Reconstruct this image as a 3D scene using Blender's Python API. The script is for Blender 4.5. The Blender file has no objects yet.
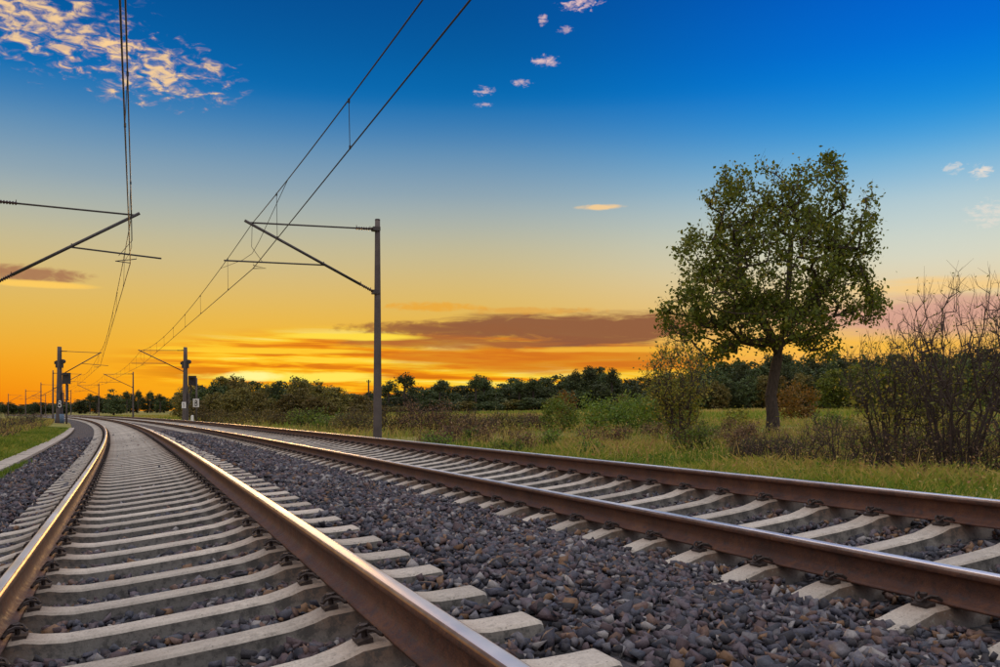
import bpy, bmesh, math, random
import numpy as np
from mathutils import Vector

R = math.radians
rng = np.random.default_rng(11)
random.seed(5)
scene = bpy.context.scene
col = scene.collection

# ------------------------------------------------------------------ camera
FPX, UH, VH, H = 894.0, 500.0, 412.8, 0.732      # focal length in photo pixels, horizon, eye height over the rail
cam_data = bpy.data.cameras.new('camera')
cam = bpy.data.objects.new('camera', cam_data); col.objects.link(cam)
cam.location = (0, 0, H); cam.rotation_euler = (R(90), 0, 0)
cam_data.sensor_width = 36.0
cam_data.lens = FPX / 1000 * 36
cam_data.shift_y = (VH - 333.5) / 1000
cam_data.clip_start = 0.05; cam_data.clip_end = 8000
scene.camera = cam

# ------------------------------------------------------------------ view
scene.view_settings.view_transform = 'Standard'
scene.view_settings.look = 'None'
scene.view_settings.exposure = 0.0
scene.view_settings.gamma = 1.0
scene.cycles.use_denoising = True
scene.cycles.max_bounces = 6
scene.cycles.transparent_max_bounces = 6

SUN_AZ, SUN_EL = -15.5, 3.2        # degrees from +Y (minus = left), above the horizon


def lin(r, g, b):
    f = lambda c: (c / 255 / 12.92) if c / 255 <= 0.04045 else ((c / 255 + 0.055) / 1.055) ** 2.4
    return (f(r), f(g), f(b), 1.0)


# ------------------------------------------------------------------ node helper
class NT:
    def __init__(s, tree): s.t = tree; s.n = tree.nodes; s.l = tree.links
    def new(s, typ, **kw):
        n = s.n.new(typ)
        for k, v in kw.items(): setattr(n, k, v)
        return n
    def put(s, inp, v):
        if hasattr(v, 'is_output') or isinstance(v, bpy.types.NodeSocket): s.l.new(v, inp)
        elif v is not None: inp.default_value = v
    def m(s, op, a, b=None, c=None, clamp=False):
        n = s.new('ShaderNodeMath', operation=op, use_clamp=clamp)
        s.put(n.inputs[0], a)
        if b is not None: s.put(n.inputs[1], b)
        if c is not None: s.put(n.inputs[2], c)
        return n.outputs[0]
    def xyz(s, x, y, z):
        n = s.new('ShaderNodeCombineXYZ')
        for i, v in enumerate((x, y, z)): s.put(n.inputs[i], v)
        return n.outputs[0]
    def noise(s, vec, scale, detail=4, rough=0.55, dist=0.0):
        n = s.new('ShaderNodeTexNoise')
        if vec is not None: s.l.new(vec, n.inputs['Vector'])
        n.inputs['Scale'].default_value = scale; n.inputs['Detail'].default_value = detail
        n.inputs['Roughness'].default_value = rough; n.inputs['Distortion'].default_value = dist
        return n.outputs['Fac']
    def voronoi(s, vec, scale, feature='F1', out='Distance', rand=1.0):
        n = s.new('ShaderNodeTexVoronoi', feature=feature)
        if vec is not None: s.l.new(vec, n.inputs['Vector'])
        n.inputs['Scale'].default_value = scale; n.inputs['Randomness'].default_value = rand
        return n.outputs[out]
    def smooth(s, v, lo, hi, a=0.0, b=1.0):
        n = s.new('ShaderNodeMapRange', interpolation_type='SMOOTHSTEP')
        s.put(n.inputs['Value'], v)
        for k, x in (('From Min', lo), ('From Max', hi), ('To Min', a), ('To Max', b)): s.put(n.inputs[k], x)
        return n.outputs['Result']
    def mix(s, f, a, b, blend='MIX'):
        n = s.new('ShaderNodeMix', data_type='RGBA', blend_type=blend)
        s.put(n.inputs['Factor'], f); s.put(n.inputs['A'] if False else n.inputs[6], a); s.put(n.inputs[7], b)
        return n.outputs[2]
    def ramp(s, f, stops, interp='LINEAR'):
        n = s.new('ShaderNodeValToRGB'); cr = n.color_ramp; cr.interpolation = interp
        while len(cr.elements) < len(stops): cr.elements.new(0.5)
        for e, (p, c) in zip(cr.elements, stops): e.position = p; e.color = c if len(c) == 4 else (*c, 1)
        s.put(n.inputs['Fac'], f)
        return n.outputs['Color']


# ------------------------------------------------------------------ world: dusk sky
W = bpy.data.worlds.new('World'); scene.world = W; W.use_nodes = True
w = NT(W.node_tree); w.n.clear()
tc = w.new('ShaderNodeTexCoord')
sep = w.new('ShaderNodeSeparateXYZ'); w.l.new(tc.outputs['Generated'], sep.inputs[0])
DX, DY, DZ = sep.outputs
AZ = w.m('MULTIPLY', w.m('ARCTAN2', DX, DY), 180 / math.pi)
EL = w.m('MULTIPLY', w.m('ARCSINE', DZ), 180 / math.pi)
AE = w.xyz(AZ, EL, 0.0)


def px(u, v):
    """photo pixel -> azimuth, elevation in degrees (a direction only)"""
    x, z = (u - UH) / FPX, (VH - v) / FPX
    return math.degrees(math.atan(x)), math.degrees(math.atan2(z, math.hypot(x, 1)))


ELN = w.m('DIVIDE', EL, 90.0, clamp=True)
stops = [(0.0, (240, 116, 8)), (1.2, (246, 140, 10)), (3.0, (247, 166, 30)), (4.8, (234, 180, 66)), (6.5, (228, 186, 90)), (8.4, (214, 188, 124)), (10.3, (196, 188, 152)),
         (12.0, (172, 180, 172)), (13.6, (146, 168, 180)), (16.2, (92, 144, 184)), (18.6, (12, 114, 182)), (20.0, (0, 104, 176)), (22.0, (0, 92, 162)), (24.5, (0, 80, 150)), (30.0, (0, 76, 148)), (45.0, (20, 90, 160)), (89.0, (70, 125, 180))]
sky = w.ramp(ELN, [(p / 90, lin(*c)) for p, c in stops], 'B_SPLINE')
# clearer, bluer air to the right of the sun
stopr = [(0.0, (245, 140, 30)), (2.5, (250, 176, 52)), (5.0, (238, 194, 120)), (7.0, (232, 206, 160)), (9.1, (220, 221, 200)), (12.2, (178, 204, 214)), (14.5, (108, 178, 220)), (16.5, (36, 150, 222)), (18.5, (4, 130, 220)),
         (21.0, (0, 110, 216)), (25.0, (0, 88, 196)), (32.0, (0, 82, 178)), (50.0, (24, 96, 170)), (89.0, (70, 125, 180))]
skyr = w.ramp(ELN, [(p / 90, lin(*c)) for p, c in stopr], 'B_SPLINE')
sky = w.mix(w.smooth(AZ, -4.0, 28.0), sky, skyr)
# away from the sun the low sky turns pale rose and blue
anti = w.ramp(ELN, [(0.0, lin(196, 168, 168)), (6 / 90, lin(232, 200, 186)), (14 / 90, lin(222, 206, 206)), (28 / 90, lin(170, 190, 214)), (50 / 90, lin(110, 155, 200)), (1.0, lin(70, 125, 180))])
away = w.smooth(w.m('ADD', w.m('MULTIPLY', DX, -math.sin(R(SUN_AZ))), w.m('MULTIPLY', DY, -math.cos(R(SUN_AZ)))), -0.55, 0.5)
sky = w.mix(away, sky, anti)
# glow round the sun
sx, sy, sz = math.sin(R(SUN_AZ)) * math.cos(R(2.1)), math.cos(R(SUN_AZ)) * math.cos(R(2.1)), math.sin(R(2.1))
ga = w.m('DIVIDE', w.m('SUBTRACT', AZ, SUN_AZ + 2.0), 10.0)
ge = w.m('DIVIDE', w.m('SUBTRACT', EL, 1.8), 3.2)
gd = w.m('ADD', w.m('MULTIPLY', ga, ga), w.m('MULTIPLY', ge, ge))
glow = w.m('POWER', 2.718, w.m('MULTIPLY', gd, -1.0))
sky = w.mix(w.m('MULTIPLY', glow, 0.7), sky, lin(255, 196, 30))


# bright broken cloud overhead and behind, out of view, added to light the ground
ov = w.noise(w.xyz(w.m('DIVIDE', DX, w.m('ADD', w.m('ABSOLUTE', DZ), 0.25)), w.m('DIVIDE', DY, w.m('ADD', w.m('ABSOLUTE', DZ), 0.25)), 3.3), 2.2, 6, 0.6, 0.3)
ovm = w.m('MULTIPLY', w.smooth(ov, 0.36, 0.56), w.smooth(EL, 27.0, 44.0))
CLOUD_FILL = 1.92
sky = w.mix(w.m('MULTIPLY', ovm, 0.95), sky, (0.98 * CLOUD_FILL, 0.86 * CLOUD_FILL, 0.78 * CLOUD_FILL, 1))
below = w.smooth(EL, -0.6, 0.2)
sky = w.mix(below, (0.05, 0.045, 0.03, 1), sky)
sky_clear = sky


_fields = {}


def field(freq, rough):
    """a few noise fields shared by all clouds"""
    f0 = min(((0.13, 1.1), (0.24, 1.7), (0.95, 2.2), (2.2, 4.5)), key=lambda q: abs(q[0] - freq[0]))
    if f0 not in _fields:
        _fields[f0] = w.noise(w.xyz(w.m('MULTIPLY', AZ, f0[0]), w.m('MULTIPLY', EL, f0[1]), 3.7 + 7 * len(_fields)), 1.0, 5, rough, 0.5)
    return _fields[f0]


def cloud(az, el, ra, re, freq, seed, amt, lo, hi_, rough=0.6, fuzz=1.0):
    """soft patch of cloud: an ellipse in the sky broken up by noise stretched along the horizon"""
    a = w.m('DIVIDE', w.m('SUBTRACT', AZ, az), ra); e = w.m('DIVIDE', w.m('SUBTRACT', EL, el), re)
    d = w.m('SUBTRACT', 1.0, w.m('ADD', w.m('MULTIPLY', a, a), w.m('MULTIPLY', e, e)))
    n = field(freq, rough)
    s = w.m('ADD', w.m('MULTIPLY', w.m('SUBTRACT', n, 0.5), amt), w.m('MULTIPLY', d, fuzz))
    s = w.m('MULTIPLY', w.smooth(s, lo, hi_), w.smooth(d, -0.6, 0.1))
    return s


def addcloud(c, amount, m):
    global sky
    sky = w.mix(w.m('MULTIPLY', m, amount), sky, c)


# burning streaks round the sun, then the mauve bank above them
st = w.noise(w.xyz(w.m('MULTIPLY', AZ, 0.11), w.m('MULTIPLY', w.m('ADD', EL, w.m('MULTIPLY', AZ, 0.018)), 1.75), 1.9), 1.0, 5, 0.58, 0.35)
sa = w.m('DIVIDE', w.m('ADD', AZ, 5.0), 20.0); se = w.m('DIVIDE', w.m('SUBTRACT', EL, 2.9), 2.9)
sm = w.smooth(w.m('SUBTRACT', 1.0, w.m('ADD', w.m('MULTIPLY', sa, sa), w.m('MULTIPLY', se, se))), 0.0, 0.7)
sc_ = w.ramp(st, [(0.30, lin(200, 98, 14)), (0.41, lin(222, 116, 16)), (0.45, lin(244, 150, 16)), (0.50, lin(253, 184, 28)), (0.56, lin(255, 214, 56)), (0.66, lin(255, 240, 130))])
addcloud(sc_, 0.9, sm)
addcloud(lin(214, 118, 32), 0.8, cloud(3.0, 3.4, 12, 1.15, (0.13, 1.1), 4.7, 2.2, -0.1, 0.8))
addcloud(lin(142, 88, 62), 0.95, cloud(4.2, 5.3, 10.5, 1.2, (0.24, 1.7), 8.2, 2.6, -0.15, 0.7))
addcloud(lin(150, 94, 60), 0.85, cloud(-3.5, 5.35, 7.5, 0.5, (0.95, 2.2), 8.2, 2.4, -0.1, 0.9))
addcloud(lin(176, 104, 52), 0.85, cloud(-4.5, 4.5, 8.5, 0.55, (0.24, 1.7), 8.2, 2.4, 0.0, 0.9))
addcloud(lin(255, 204, 50), 0.95, cloud(-14.8, 3.85, 7.5, 0.26, (0.24, 1.7), 5.1, 1.6, 0.1, 0.8))
addcloud(lin(255, 220, 70), 1.0, cloud(-9.2, 4.8, 5.0, 0.28, (0.24, 1.7), 9.4, 1.4, 0.1, 0.8))
addcloud(lin(255, 214, 60), 0.9, cloud(-10.6, 3.3, 4.0, 0.22, (0.24, 1.7), 9.4, 1.6, 0.1, 0.8))
addcloud(lin(255, 230, 90), 1.0, cloud(-13.0, 2.2, 7.5, 0.42, (0.24, 1.7), 1.7, 2.0, 0.1, 0.9))
addcloud(lin(246, 186, 60), 0.85, cloud(6.5, 4.0, 6.5, 0.26, (0.24, 1.7), 7.3, 2.0, 0.1, 0.9))
addcloud(lin(238, 166, 48), 0.75, cloud(-3.9, 6.75, 3.8, 0.36, (0.95, 2.2), 12.6, 2.4, 0.0, 1.0))
addcloud(lin(226, 160, 66), 0.6, cloud(2.0, 6.5, 5.5, 0.28, (0.95, 2.2), 12.6, 2.4, 0.0, 1.0))
addcloud(lin(255, 246, 150), 1.0, cloud(SUN_AZ, 2.25, 2.2, 0.40, (0.95, 2.2), 6.6, 1.2, 0.0, 0.9))
# little bank at the left with a burning lower edge
addcloud(lin(168, 116, 84), 0.9, cloud(-28.3, 7.8, 4.0, 0.60, (0.95, 2.2), 21.0, 1.8, 0.0, 0.9))
addcloud(lin(255, 205, 96), 0.95, cloud(-27.4, 7.28, 3.7, 0.26, (0.24, 1.7), 22.5, 1.0, 0.0, 0.8))
# pale rose bank at the right
addcloud(lin(214, 158, 146), 0.85, cloud(24.5, 5.6, 9.5, 1.3, (0.13, 1.1), 31.0, 2.2, -0.2, 1.0))
addcloud(lin(250, 206, 132), 0.8, cloud(27.0, 7.3, 8.0, 0.55, (0.24, 1.7), 32.0, 2.2, -0.1, 1.0))
addcloud(lin(252, 190, 66), 0.8, cloud(20.0, 3.9, 9.0, 0.7, (0.24, 1.7), 35.0, 2.0, -0.1, 1.0))
# small high clouds
sky_low = sky; sky = sky_clear
addcloud(lin(246, 206, 150), 0.95, cloud(*px(600, 207), 1.9, 0.20, (0.95, 2.2), 40.0, 1.8, 0.0, 1.0))
for k, (u, v, a, b, am) in enumerate([(580, 4, 1.5, 0.45, 0.9), (546, 61, 1.0, 0.4, 0.85), (523, 83, 0.8, 0.3, 0.7), (483, 91, 0.8, 0.35, 0.65),
                                      (543, 20, 0.35, 0.4, 0.7), (565, 30, 0.6, 0.25, 0.5), (982, 172, 0.7, 0.5, 0.85), (954, 168, 0.7, 0.4, 0.5), (992, 212, 1.6, 0.9, 0.55),
                                      (483, 105, 0.7, 0.2, 0.5)]):
    addcloud(lin(238, 200, 196) if k < 6 or k == 9 else lin(240, 226, 212), am, cloud(*px(u, v), a, b, (2.2, 4.5), 50.0 + k * 3.1, 4.2, 0.2, 1.5))
# the broken rose cloud high at the left
for az, el, a, b, sd in ((-27.6, 21.3, 6.6, 2.9, 61.0), (-21.2, 19.5, 5.4, 2.1, 64.0)):
    mm = cloud(az, el, a, b, (0.95, 2.2), sd, 5.0, 0.25, 1.75, 0.66, 0.95)
    cc = w.mix(w.smooth(mm, 0.1, 0.8), lin(186, 150, 160), lin(255, 212, 152))
    addcloud(cc, 0.92, mm)
nish = w.new('ShaderNodeTexSky', sky_type='NISHITA'); nish.sun_disc = False
nish.sun_elevation = R(SUN_EL); nish.sun_rotation = R(SUN_AZ)
def bg(c):
    b = w.new('ShaderNodeBackground'); w.l.new(c, b.inputs['Color']); b.inputs['Strength'].default_value = 0.98; return b.outputs[0]
def sel(f, a, b):
    m_ = w.new('ShaderNodeMixShader'); w.l.new(f, m_.inputs[0]); w.l.new(a, m_.inputs[1]); w.l.new(b, m_.inputs[2]); return m_.outputs[0]
# clouds are worked out only in the parts of the sky that have them (their masks are zero elsewhere)
front = w.m('LESS_THAN', w.m('ABSOLUTE', AZ), 42.0)
lowp = w.m('MULTIPLY', front, w.m('MULTIPLY', w.m('LESS_THAN', EL, 9.6), w.m('GREATER_THAN', EL, -0.7)))
highp = w.m('MULTIPLY', front, w.m('MULTIPLY', w.m('LESS_THAN', EL, 27.5), w.m('GREATER_THAN', EL, 9.6)))
bm_ = sel(lowp, sel(highp, bg(sky_clear), bg(sky)), bg(sky_low))
W.cycles.sampling_method = 'MANUAL'; W.cycles.sample_map_resolution = 512
b2 = w.new('ShaderNodeBackground'); w.l.new(nish.outputs['Color'], b2.inputs['Color']); b2.inputs['Strength'].default_value = 0.0006
ad = w.new('ShaderNodeAddShader'); w.l.new(bm_, ad.inputs[0]); w.l.new(b2.outputs[0], ad.inputs[1])
wo = w.new('ShaderNodeOutputWorld'); w.l.new(ad.outputs[0], wo.inputs['Surface'])

# ------------------------------------------------------------------ sun
sd = bpy.data.lights.new('sun', 'SUN'); sd.energy = 0.8; sd.angle = R(12); sd.color = (1.0, 0.52, 0.17)
sun = bpy.data.objects.new('sun', sd); col.objects.link(sun)
sun.rotation_euler = Vector((-math.sin(R(SUN_AZ)) * math.cos(R(SUN_EL)), -math.cos(R(SUN_AZ)) * math.cos(R(SUN_EL)), -math.sin(R(SUN_EL)))).to_track_quat('-Z', 'Y').to_euler()

# ------------------------------------------------------------------ track frame
HEAD0, DLAT = 0.3852, 0.149
TG, DZ2 = 4.18, 0.0914                 # right track: distance and rise
CANT1, CANT2 = 0.119, 0.115            # cross slope of the two tracks
_S = np.concatenate([np.arange(-60, 80, 0.25), np.arange(80, 520, 1.0)])
_TH = np.where(_S < 80, 0.00074 * _S, 0.00074 * 80 + 0.00047 * (_S - 80))
_mid = (_TH[1:] + _TH[:-1]) / 2 + HEAD0; _ds = np.diff(_S)
_X = np.concatenate([[0], np.cumsum(-np.sin(_mid) * _ds)]); _Y = np.concatenate([[0], np.cumsum(np.cos(_mid) * _ds)])
_i0 = int(np.argmin(abs(_S)))
_X += math.cos(HEAD0) * DLAT - _X[_i0]; _Y += math.sin(HEAD0) * DLAT - _Y[_i0]


def fr(s, o):
    """track coordinates (arc length, distance to the right of the left track's axis) -> x, y, heading"""
    th = np.interp(s, _S, _TH) + HEAD0
    return np.interp(s, _S, _X) + o * np.cos(th), np.interp(s, _S, _Y) + o * np.sin(th), th


def P(s, o, z):
    x, y, _ = fr(s, o)
    return Vector((float(x), float(y), float(z)))


def inv(x, y):
    s = -np.sin(HEAD0) * x + np.cos(HEAD0) * y
    for _ in range(6):
        s = np.clip(s, -55, 515)
        cx, cy, th = fr(s, 0.0)
        s = s + (-(x - cx) * np.sin(th) + (y - cy) * np.cos(th)) * 0.95
    s = np.clip(s, -59, 519)
    cx, cy, th = fr(s, 0.0)
    return s, (x - cx) * np.cos(th) + (y - cy) * np.sin(th)


def plane1(o): return CANT1 * o
def plane2(o): return DZ2 + CANT2 * (o - TG)


_LO = np.array([-2.9, -2.45, -2.2, -1.55, -1.3, -0.9, -0.6, 0, 0.6, 0.9, 1.3, 1.6, 2.0, 2.45, 2.9, 3.2, 3.45, 4.18, 4.93, 5.48, 5.85, 6.9, 7.4])
_LZ = np.array([-0.62, -0.49, -0.45, -0.385, -0.395, -0.345, -0.325, -0.272, -0.18, -0.125, -0.085, -0.09, -0.115, -0.18, -0.245, -0.25, -0.245, -0.195, -0.08, 0.0, -0.02, -0.55, -0.7])
def ballast_z(o): return np.interp(o, _LO, _LZ)


_GO = np.array([-900, -60, -9, -4.5, -2.75, -2.3, 6.3, 6.75, 14, 40, 90, 180, 320, 2000])
_GZ = np.array([-0.3, -0.25, -0.22, -0.32, -0.45, -0.9, -0.9, -0.5, -0.45, -0.08, 0.75, 2.0, 3.6, 3.6])
def ground_z(x, y):
    s, o = inv(np.asarray(x, float), np.asarray(y, float))
    z = np.interp(o, _GO, _GZ)
    x = np.asarray(x, float); y = np.asarray(y, float)
    bump = 0.05 * np.sin(x * 0.55 + 1.3) * np.sin(y * 0.43) + 0.09 * np.sin(x * 0.13 + 0.7) * np.sin(y * 0.11 + 2.0)
    off = np.clip(np.maximum(-3.2 - o, o - 7.2) / 4, 0, 1)
    return z + bump * off


def at(u, Z, sink=0.0):
    """a spot on the ground in the direction of photo column u at depth Z"""
    x = (u - UH) / FPX * Z
    return Vector((x, Z, float(ground_z(x, Z)) - sink))


# ------------------------------------------------------------------ mesh helpers
def tag(o, label=None, cat=None, group=None, kind=None):
    for k, v in (('label', label), ('category', cat), ('group', group), ('kind', kind)):
        if v: o[k] = v
    return o


def link(name, data, parent=None, mats=None):
    o = bpy.data.objects.new(name, data); col.objects.link(o)
    if parent is not None: o.parent = parent
    for m in (mats or []):
        if m.name not in [q.name for q in data.materials if q]: data.materials.append(m)
    return o


def empty(name, loc=(0, 0, 0), rz=0.0):
    o = bpy.data.objects.new(name, None); col.objects.link(o)
    o.location = loc; o.rotation_euler = (0, 0, rz); o.empty_display_size = 0.2
    return o


def np_mesh(name, verts, faces, attr=None, smooth=False, mat_idx=None):
    """verts (n,3), faces (m,k) all of the same size k; attr = per-vertex float 'tint'"""
    verts = np.asarray(verts, np.float32); faces = np.asarray(faces, np.int32)
    me = bpy.data.meshes.new(name); k = faces.shape[1]
    me.vertices.add(len(verts)); me.vertices.foreach_set('co', verts.ravel())
    me.loops.add(faces.size); me.loops.foreach_set('vertex_index', faces.ravel())
    me.polygons.add(len(faces)); me.polygons.foreach_set('loop_start', np.arange(0, faces.size, k, dtype=np.int32))
    if smooth: me.polygons.foreach_set('use_smooth', np.ones(len(faces), bool))
    if mat_idx is not None: me.polygons.foreach_set('material_index', np.asarray(mat_idx, np.int32))
    me.update(calc_edges=True)
    if attr is not None:
        a = me.attributes.new('tint', 'FLOAT', 'POINT'); a.data.foreach_set('value', np.asarray(attr, np.float32))
    return me


def unit(v): return v / np.maximum(np.linalg.norm(v, axis=-1, keepdims=True), 1e-9)


def tubes(segs, n=5):
    """segs: (m,8) = p0, p1, r0, r1 -> verts, quads"""
    segs = np.asarray(segs, float); p0, p1, r0, r1 = segs[:, :3], segs[:, 3:6], segs[:, 6], segs[:, 7]
    d = unit(p1 - p0)
    up = np.where(np.abs(d[:, 2:3]) > 0.9, np.array([[1.0, 0, 0]]), np.array([[0, 0, 1.0]]))
    a = unit(np.cross(d, up)); b = np.cross(d, a)
    t = np.arange(n) * 2 * math.pi / n
    ring = a[:, None, :] * np.cos(t)[None, :, None] + b[:, None, :] * np.sin(t)[None, :, None]
    v = np.concatenate([p0[:, None] + ring * r0[:, None, None], p1[:, None] + ring * r1[:, None, None]], 1)
    i = np.arange(n); j = (i + 1) % n
    f = np.stack([i, j, j + n, i + n], 1)
    F = (f[None] + (np.arange(len(segs)) * 2 * n)[:, None, None]).reshape(-1, 4)
    return v.reshape(-1, 3), F


def poly_tube(pts, r, n=6, caps=True):
    """one continuous tube along pts -> verts, faces(list)"""
    pts = np.asarray(pts, float); m = len(pts)
    r = np.full(m, r) if np.isscalar(r) else np.asarray(r, float)
    t = np.gradient(pts, axis=0); t = unit(t)
    ref = np.array([0, 0, 1.0]) if abs(t[:, 2]).mean() < 0.9 else np.array([1.0, 0, 0])
    a = unit(np.cross(t, ref)); b = np.cross(t, a)
    ang = np.arange(n) * 2 * math.pi / n
    v = pts[:, None] + (a[:, None] * np.cos(ang)[None, :, None] + b[:, None] * np.sin(ang)[None, :, None]) * r[:, None, None]
    F = []
    for k in range(m - 1):
        for i in range(n): F.append((k * n + i, k * n + (i + 1) % n, (k + 1) * n + (i + 1) % n, (k + 1) * n + i))
    if caps: F.append(tuple(range(n))[::-1]); F.append(tuple(range((m - 1) * n, m * n)))
    return v.reshape(-1, 3), F


class MB:
    """collects boxes and tubes into one mesh"""
    def __init__(s): s.v = []; s.f = []; s.k = 0
    def add(s, v, f):
        s.v += [tuple(map(float, q)) for q in v]; s.f += [tuple(int(i) + s.k for i in q) for q in f]; s.k += len(v); return s
    def tube(s, pts, r, n=6): return s.add(*poly_tube(pts, r, n))
    def box(s, c, d, rz=0.0):
        ca, sa = math.cos(rz), math.sin(rz); vs = []
        for x in (-1, 1):
            for y in (-1, 1):
                for z in (-1, 1):
                    a, b = x * d[0] / 2, y * d[1] / 2
                    vs.append((c[0] + a * ca - b * sa, c[1] + a * sa + b * ca, c[2] + z * d[2] / 2))
        return s.add(vs, [(0, 1, 3, 2), (4, 6, 7, 5), (0, 4, 5, 1), (2, 3, 7, 6), (0, 2, 6, 4), (1, 5, 7, 3)])
    def mesh(s, name, smooth=False):
        me = bpy.data.meshes.new(name); me.from_pydata(s.v, [], s.f); me.update()
        if smooth:
            for p in me.polygons: p.use_smooth = len(p.vertices) < 5
        return me
    def build(s, name, m, parent=None, smooth=False): return link(name, s.mesh(name, smooth), parent, [m])


def quads_at(c, w_, l_, normal_bias=0.0, r=rng):
    """leaf-shaped rhombi at centres c with random orientation"""
    n = len(c)
    d = unit(r.normal(size=(n, 3))); d[:, 2] *= (1 - normal_bias)
    e = unit(np.cross(unit(d), unit(r.normal(size=(n, 3)))))
    d = unit(d)
    w_ = np.broadcast_to(w_, n)[:, None]; l_ = np.broadcast_to(l_, n)[:, None]
    v = np.stack([c - d * l_ / 2, c + e * w_ / 2 - d * l_ * 0.05, c + d * l_ / 2, c - e * w_ / 2 - d * l_ * 0.05], 1).reshape(-1, 3)
    f = np.arange(4 * n).reshape(n, 4)
    return v, f


# ------------------------------------------------------------------ materials
def mat(name, rough=0.8, metal=0.0, spec=0.5):
    m = bpy.data.materials.new(name); m.use_nodes = True
    t = NT(m.node_tree); bs = t.n['Principled BSDF']
    bs.inputs['Roughness'].default_value = rough; bs.inputs['Metallic'].default_value = metal
    bs.inputs['Specular IOR Level'].default_value = spec
    return m, t, bs


def bump(t, bs, h, strength, dist):
    b = t.new('ShaderNodeBump'); b.inputs['Strength'].default_value = strength; b.inputs['Distance'].default_value = dist
    t.l.new(h, b.inputs['Height']); t.l.new(b.outputs[0], bs.inputs['Normal'])


def obj_co(t): return t.new('ShaderNodeTexCoord').outputs['Object']
def pos(t): return t.new('ShaderNodeNewGeometry').outputs['Position']
def tint(t):
    n = t.new('ShaderNodeAttribute'); n.attribute_name = 'tint'; return n.outputs['Fac']
def obrand(t): return t.new('ShaderNodeObjectInfo').outputs['Random']


def simple(name, c, rough=0.7, metal=0.0, var=0.25, scale=6.0):
    m, t, bs = mat(name, rough, metal)
    n = t.noise(obj_co(t), scale, 5, 0.6)
    lo = tuple(x * (1 - var) for x in c) + (1,); hi_ = tuple(min(1, x * (1 + var)) for x in c) + (1,)
    t.l.new(t.ramp(n, [(0.3, lo), (0.7, hi_)]), bs.inputs['Base Color'])
    bump(t, bs, n, 0.25, 0.01)
    return m


# ballast stone: blue grey, rust and plum tones, one per stone
M_STONE, t, bs = mat('crushed_stone', 0.62, 0, 0.4)
tn = tint(t); n1 = t.noise(pos(t), 60, 4, 0.65); n2 = t.noise(pos(t), 9, 3, 0.5)
c = t.ramp(tn, [(0.0, (0.026, 0.025, 0.032)), (0.16, (0.078, 0.080, 0.104)), (0.30, (0.115, 0.092, 0.108)), (0.42, (0.042, 0.042, 0.058)), (0.54, (0.15, 0.145, 0.16)),
                (0.64, (0.088, 0.060, 0.066)), (0.73, (0.062, 0.068, 0.088)), (0.81, (0.15, 0.092, 0.072)), (0.86, (0.115, 0.094, 0.110)), (0.91, (0.20, 0.115, 0.062)), (0.94, (0.30, 0.285, 0.28))], 'CONSTANT')
c = t.mix(0.6, c, t.ramp(n1, [(0.3, (0.45, 0.43, 0.44)), (0.7, (1.15, 1.15, 1.15))]), 'MULTIPLY')
c = t.mix(t.smooth(n2, 0.6, 0.75, 0, 0.35), c, (0.11, 0.065, 0.042, 1))
t.l.new(c, bs.inputs['Base Color']); bump(t, bs, n1, 0.5, 0.012)

M_BED, t, bs = mat('ballast_ground', 0.85)
ps = pos(t)
vc = t.new('ShaderNodeTexVoronoi', feature='F1'); vc.inputs['Scale'].default_value = 17; t.l.new(ps, vc.inputs['Vector'])
sepc = t.new('ShaderNodeSeparateXYZ'); t.l.new(vc.outputs['Color'], sepc.inputs[0])
c = t.ramp(sepc.outputs[0], [(0.0, (0.045, 0.043, 0.050)), (0.25, (0.10, 0.10, 0.118)), (0.5, (0.07, 0.062, 0.072)), (0.7, (0.135, 0.12, 0.12)), (0.9, (0.155, 0.11, 0.085)), (1.0, (0.23, 0.22, 0.21))])
c = t.mix(t.smooth(vc.outputs['Distance'], 0.25, 0.75, 0, 0.85), c, (0.012, 0.012, 0.014, 1))
t.l.new(c, bs.inputs['Base Color'])
bump(t, bs, t.m('SUBTRACT', 1.0, vc.outputs['Distance']), 0.9, 0.05)

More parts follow.
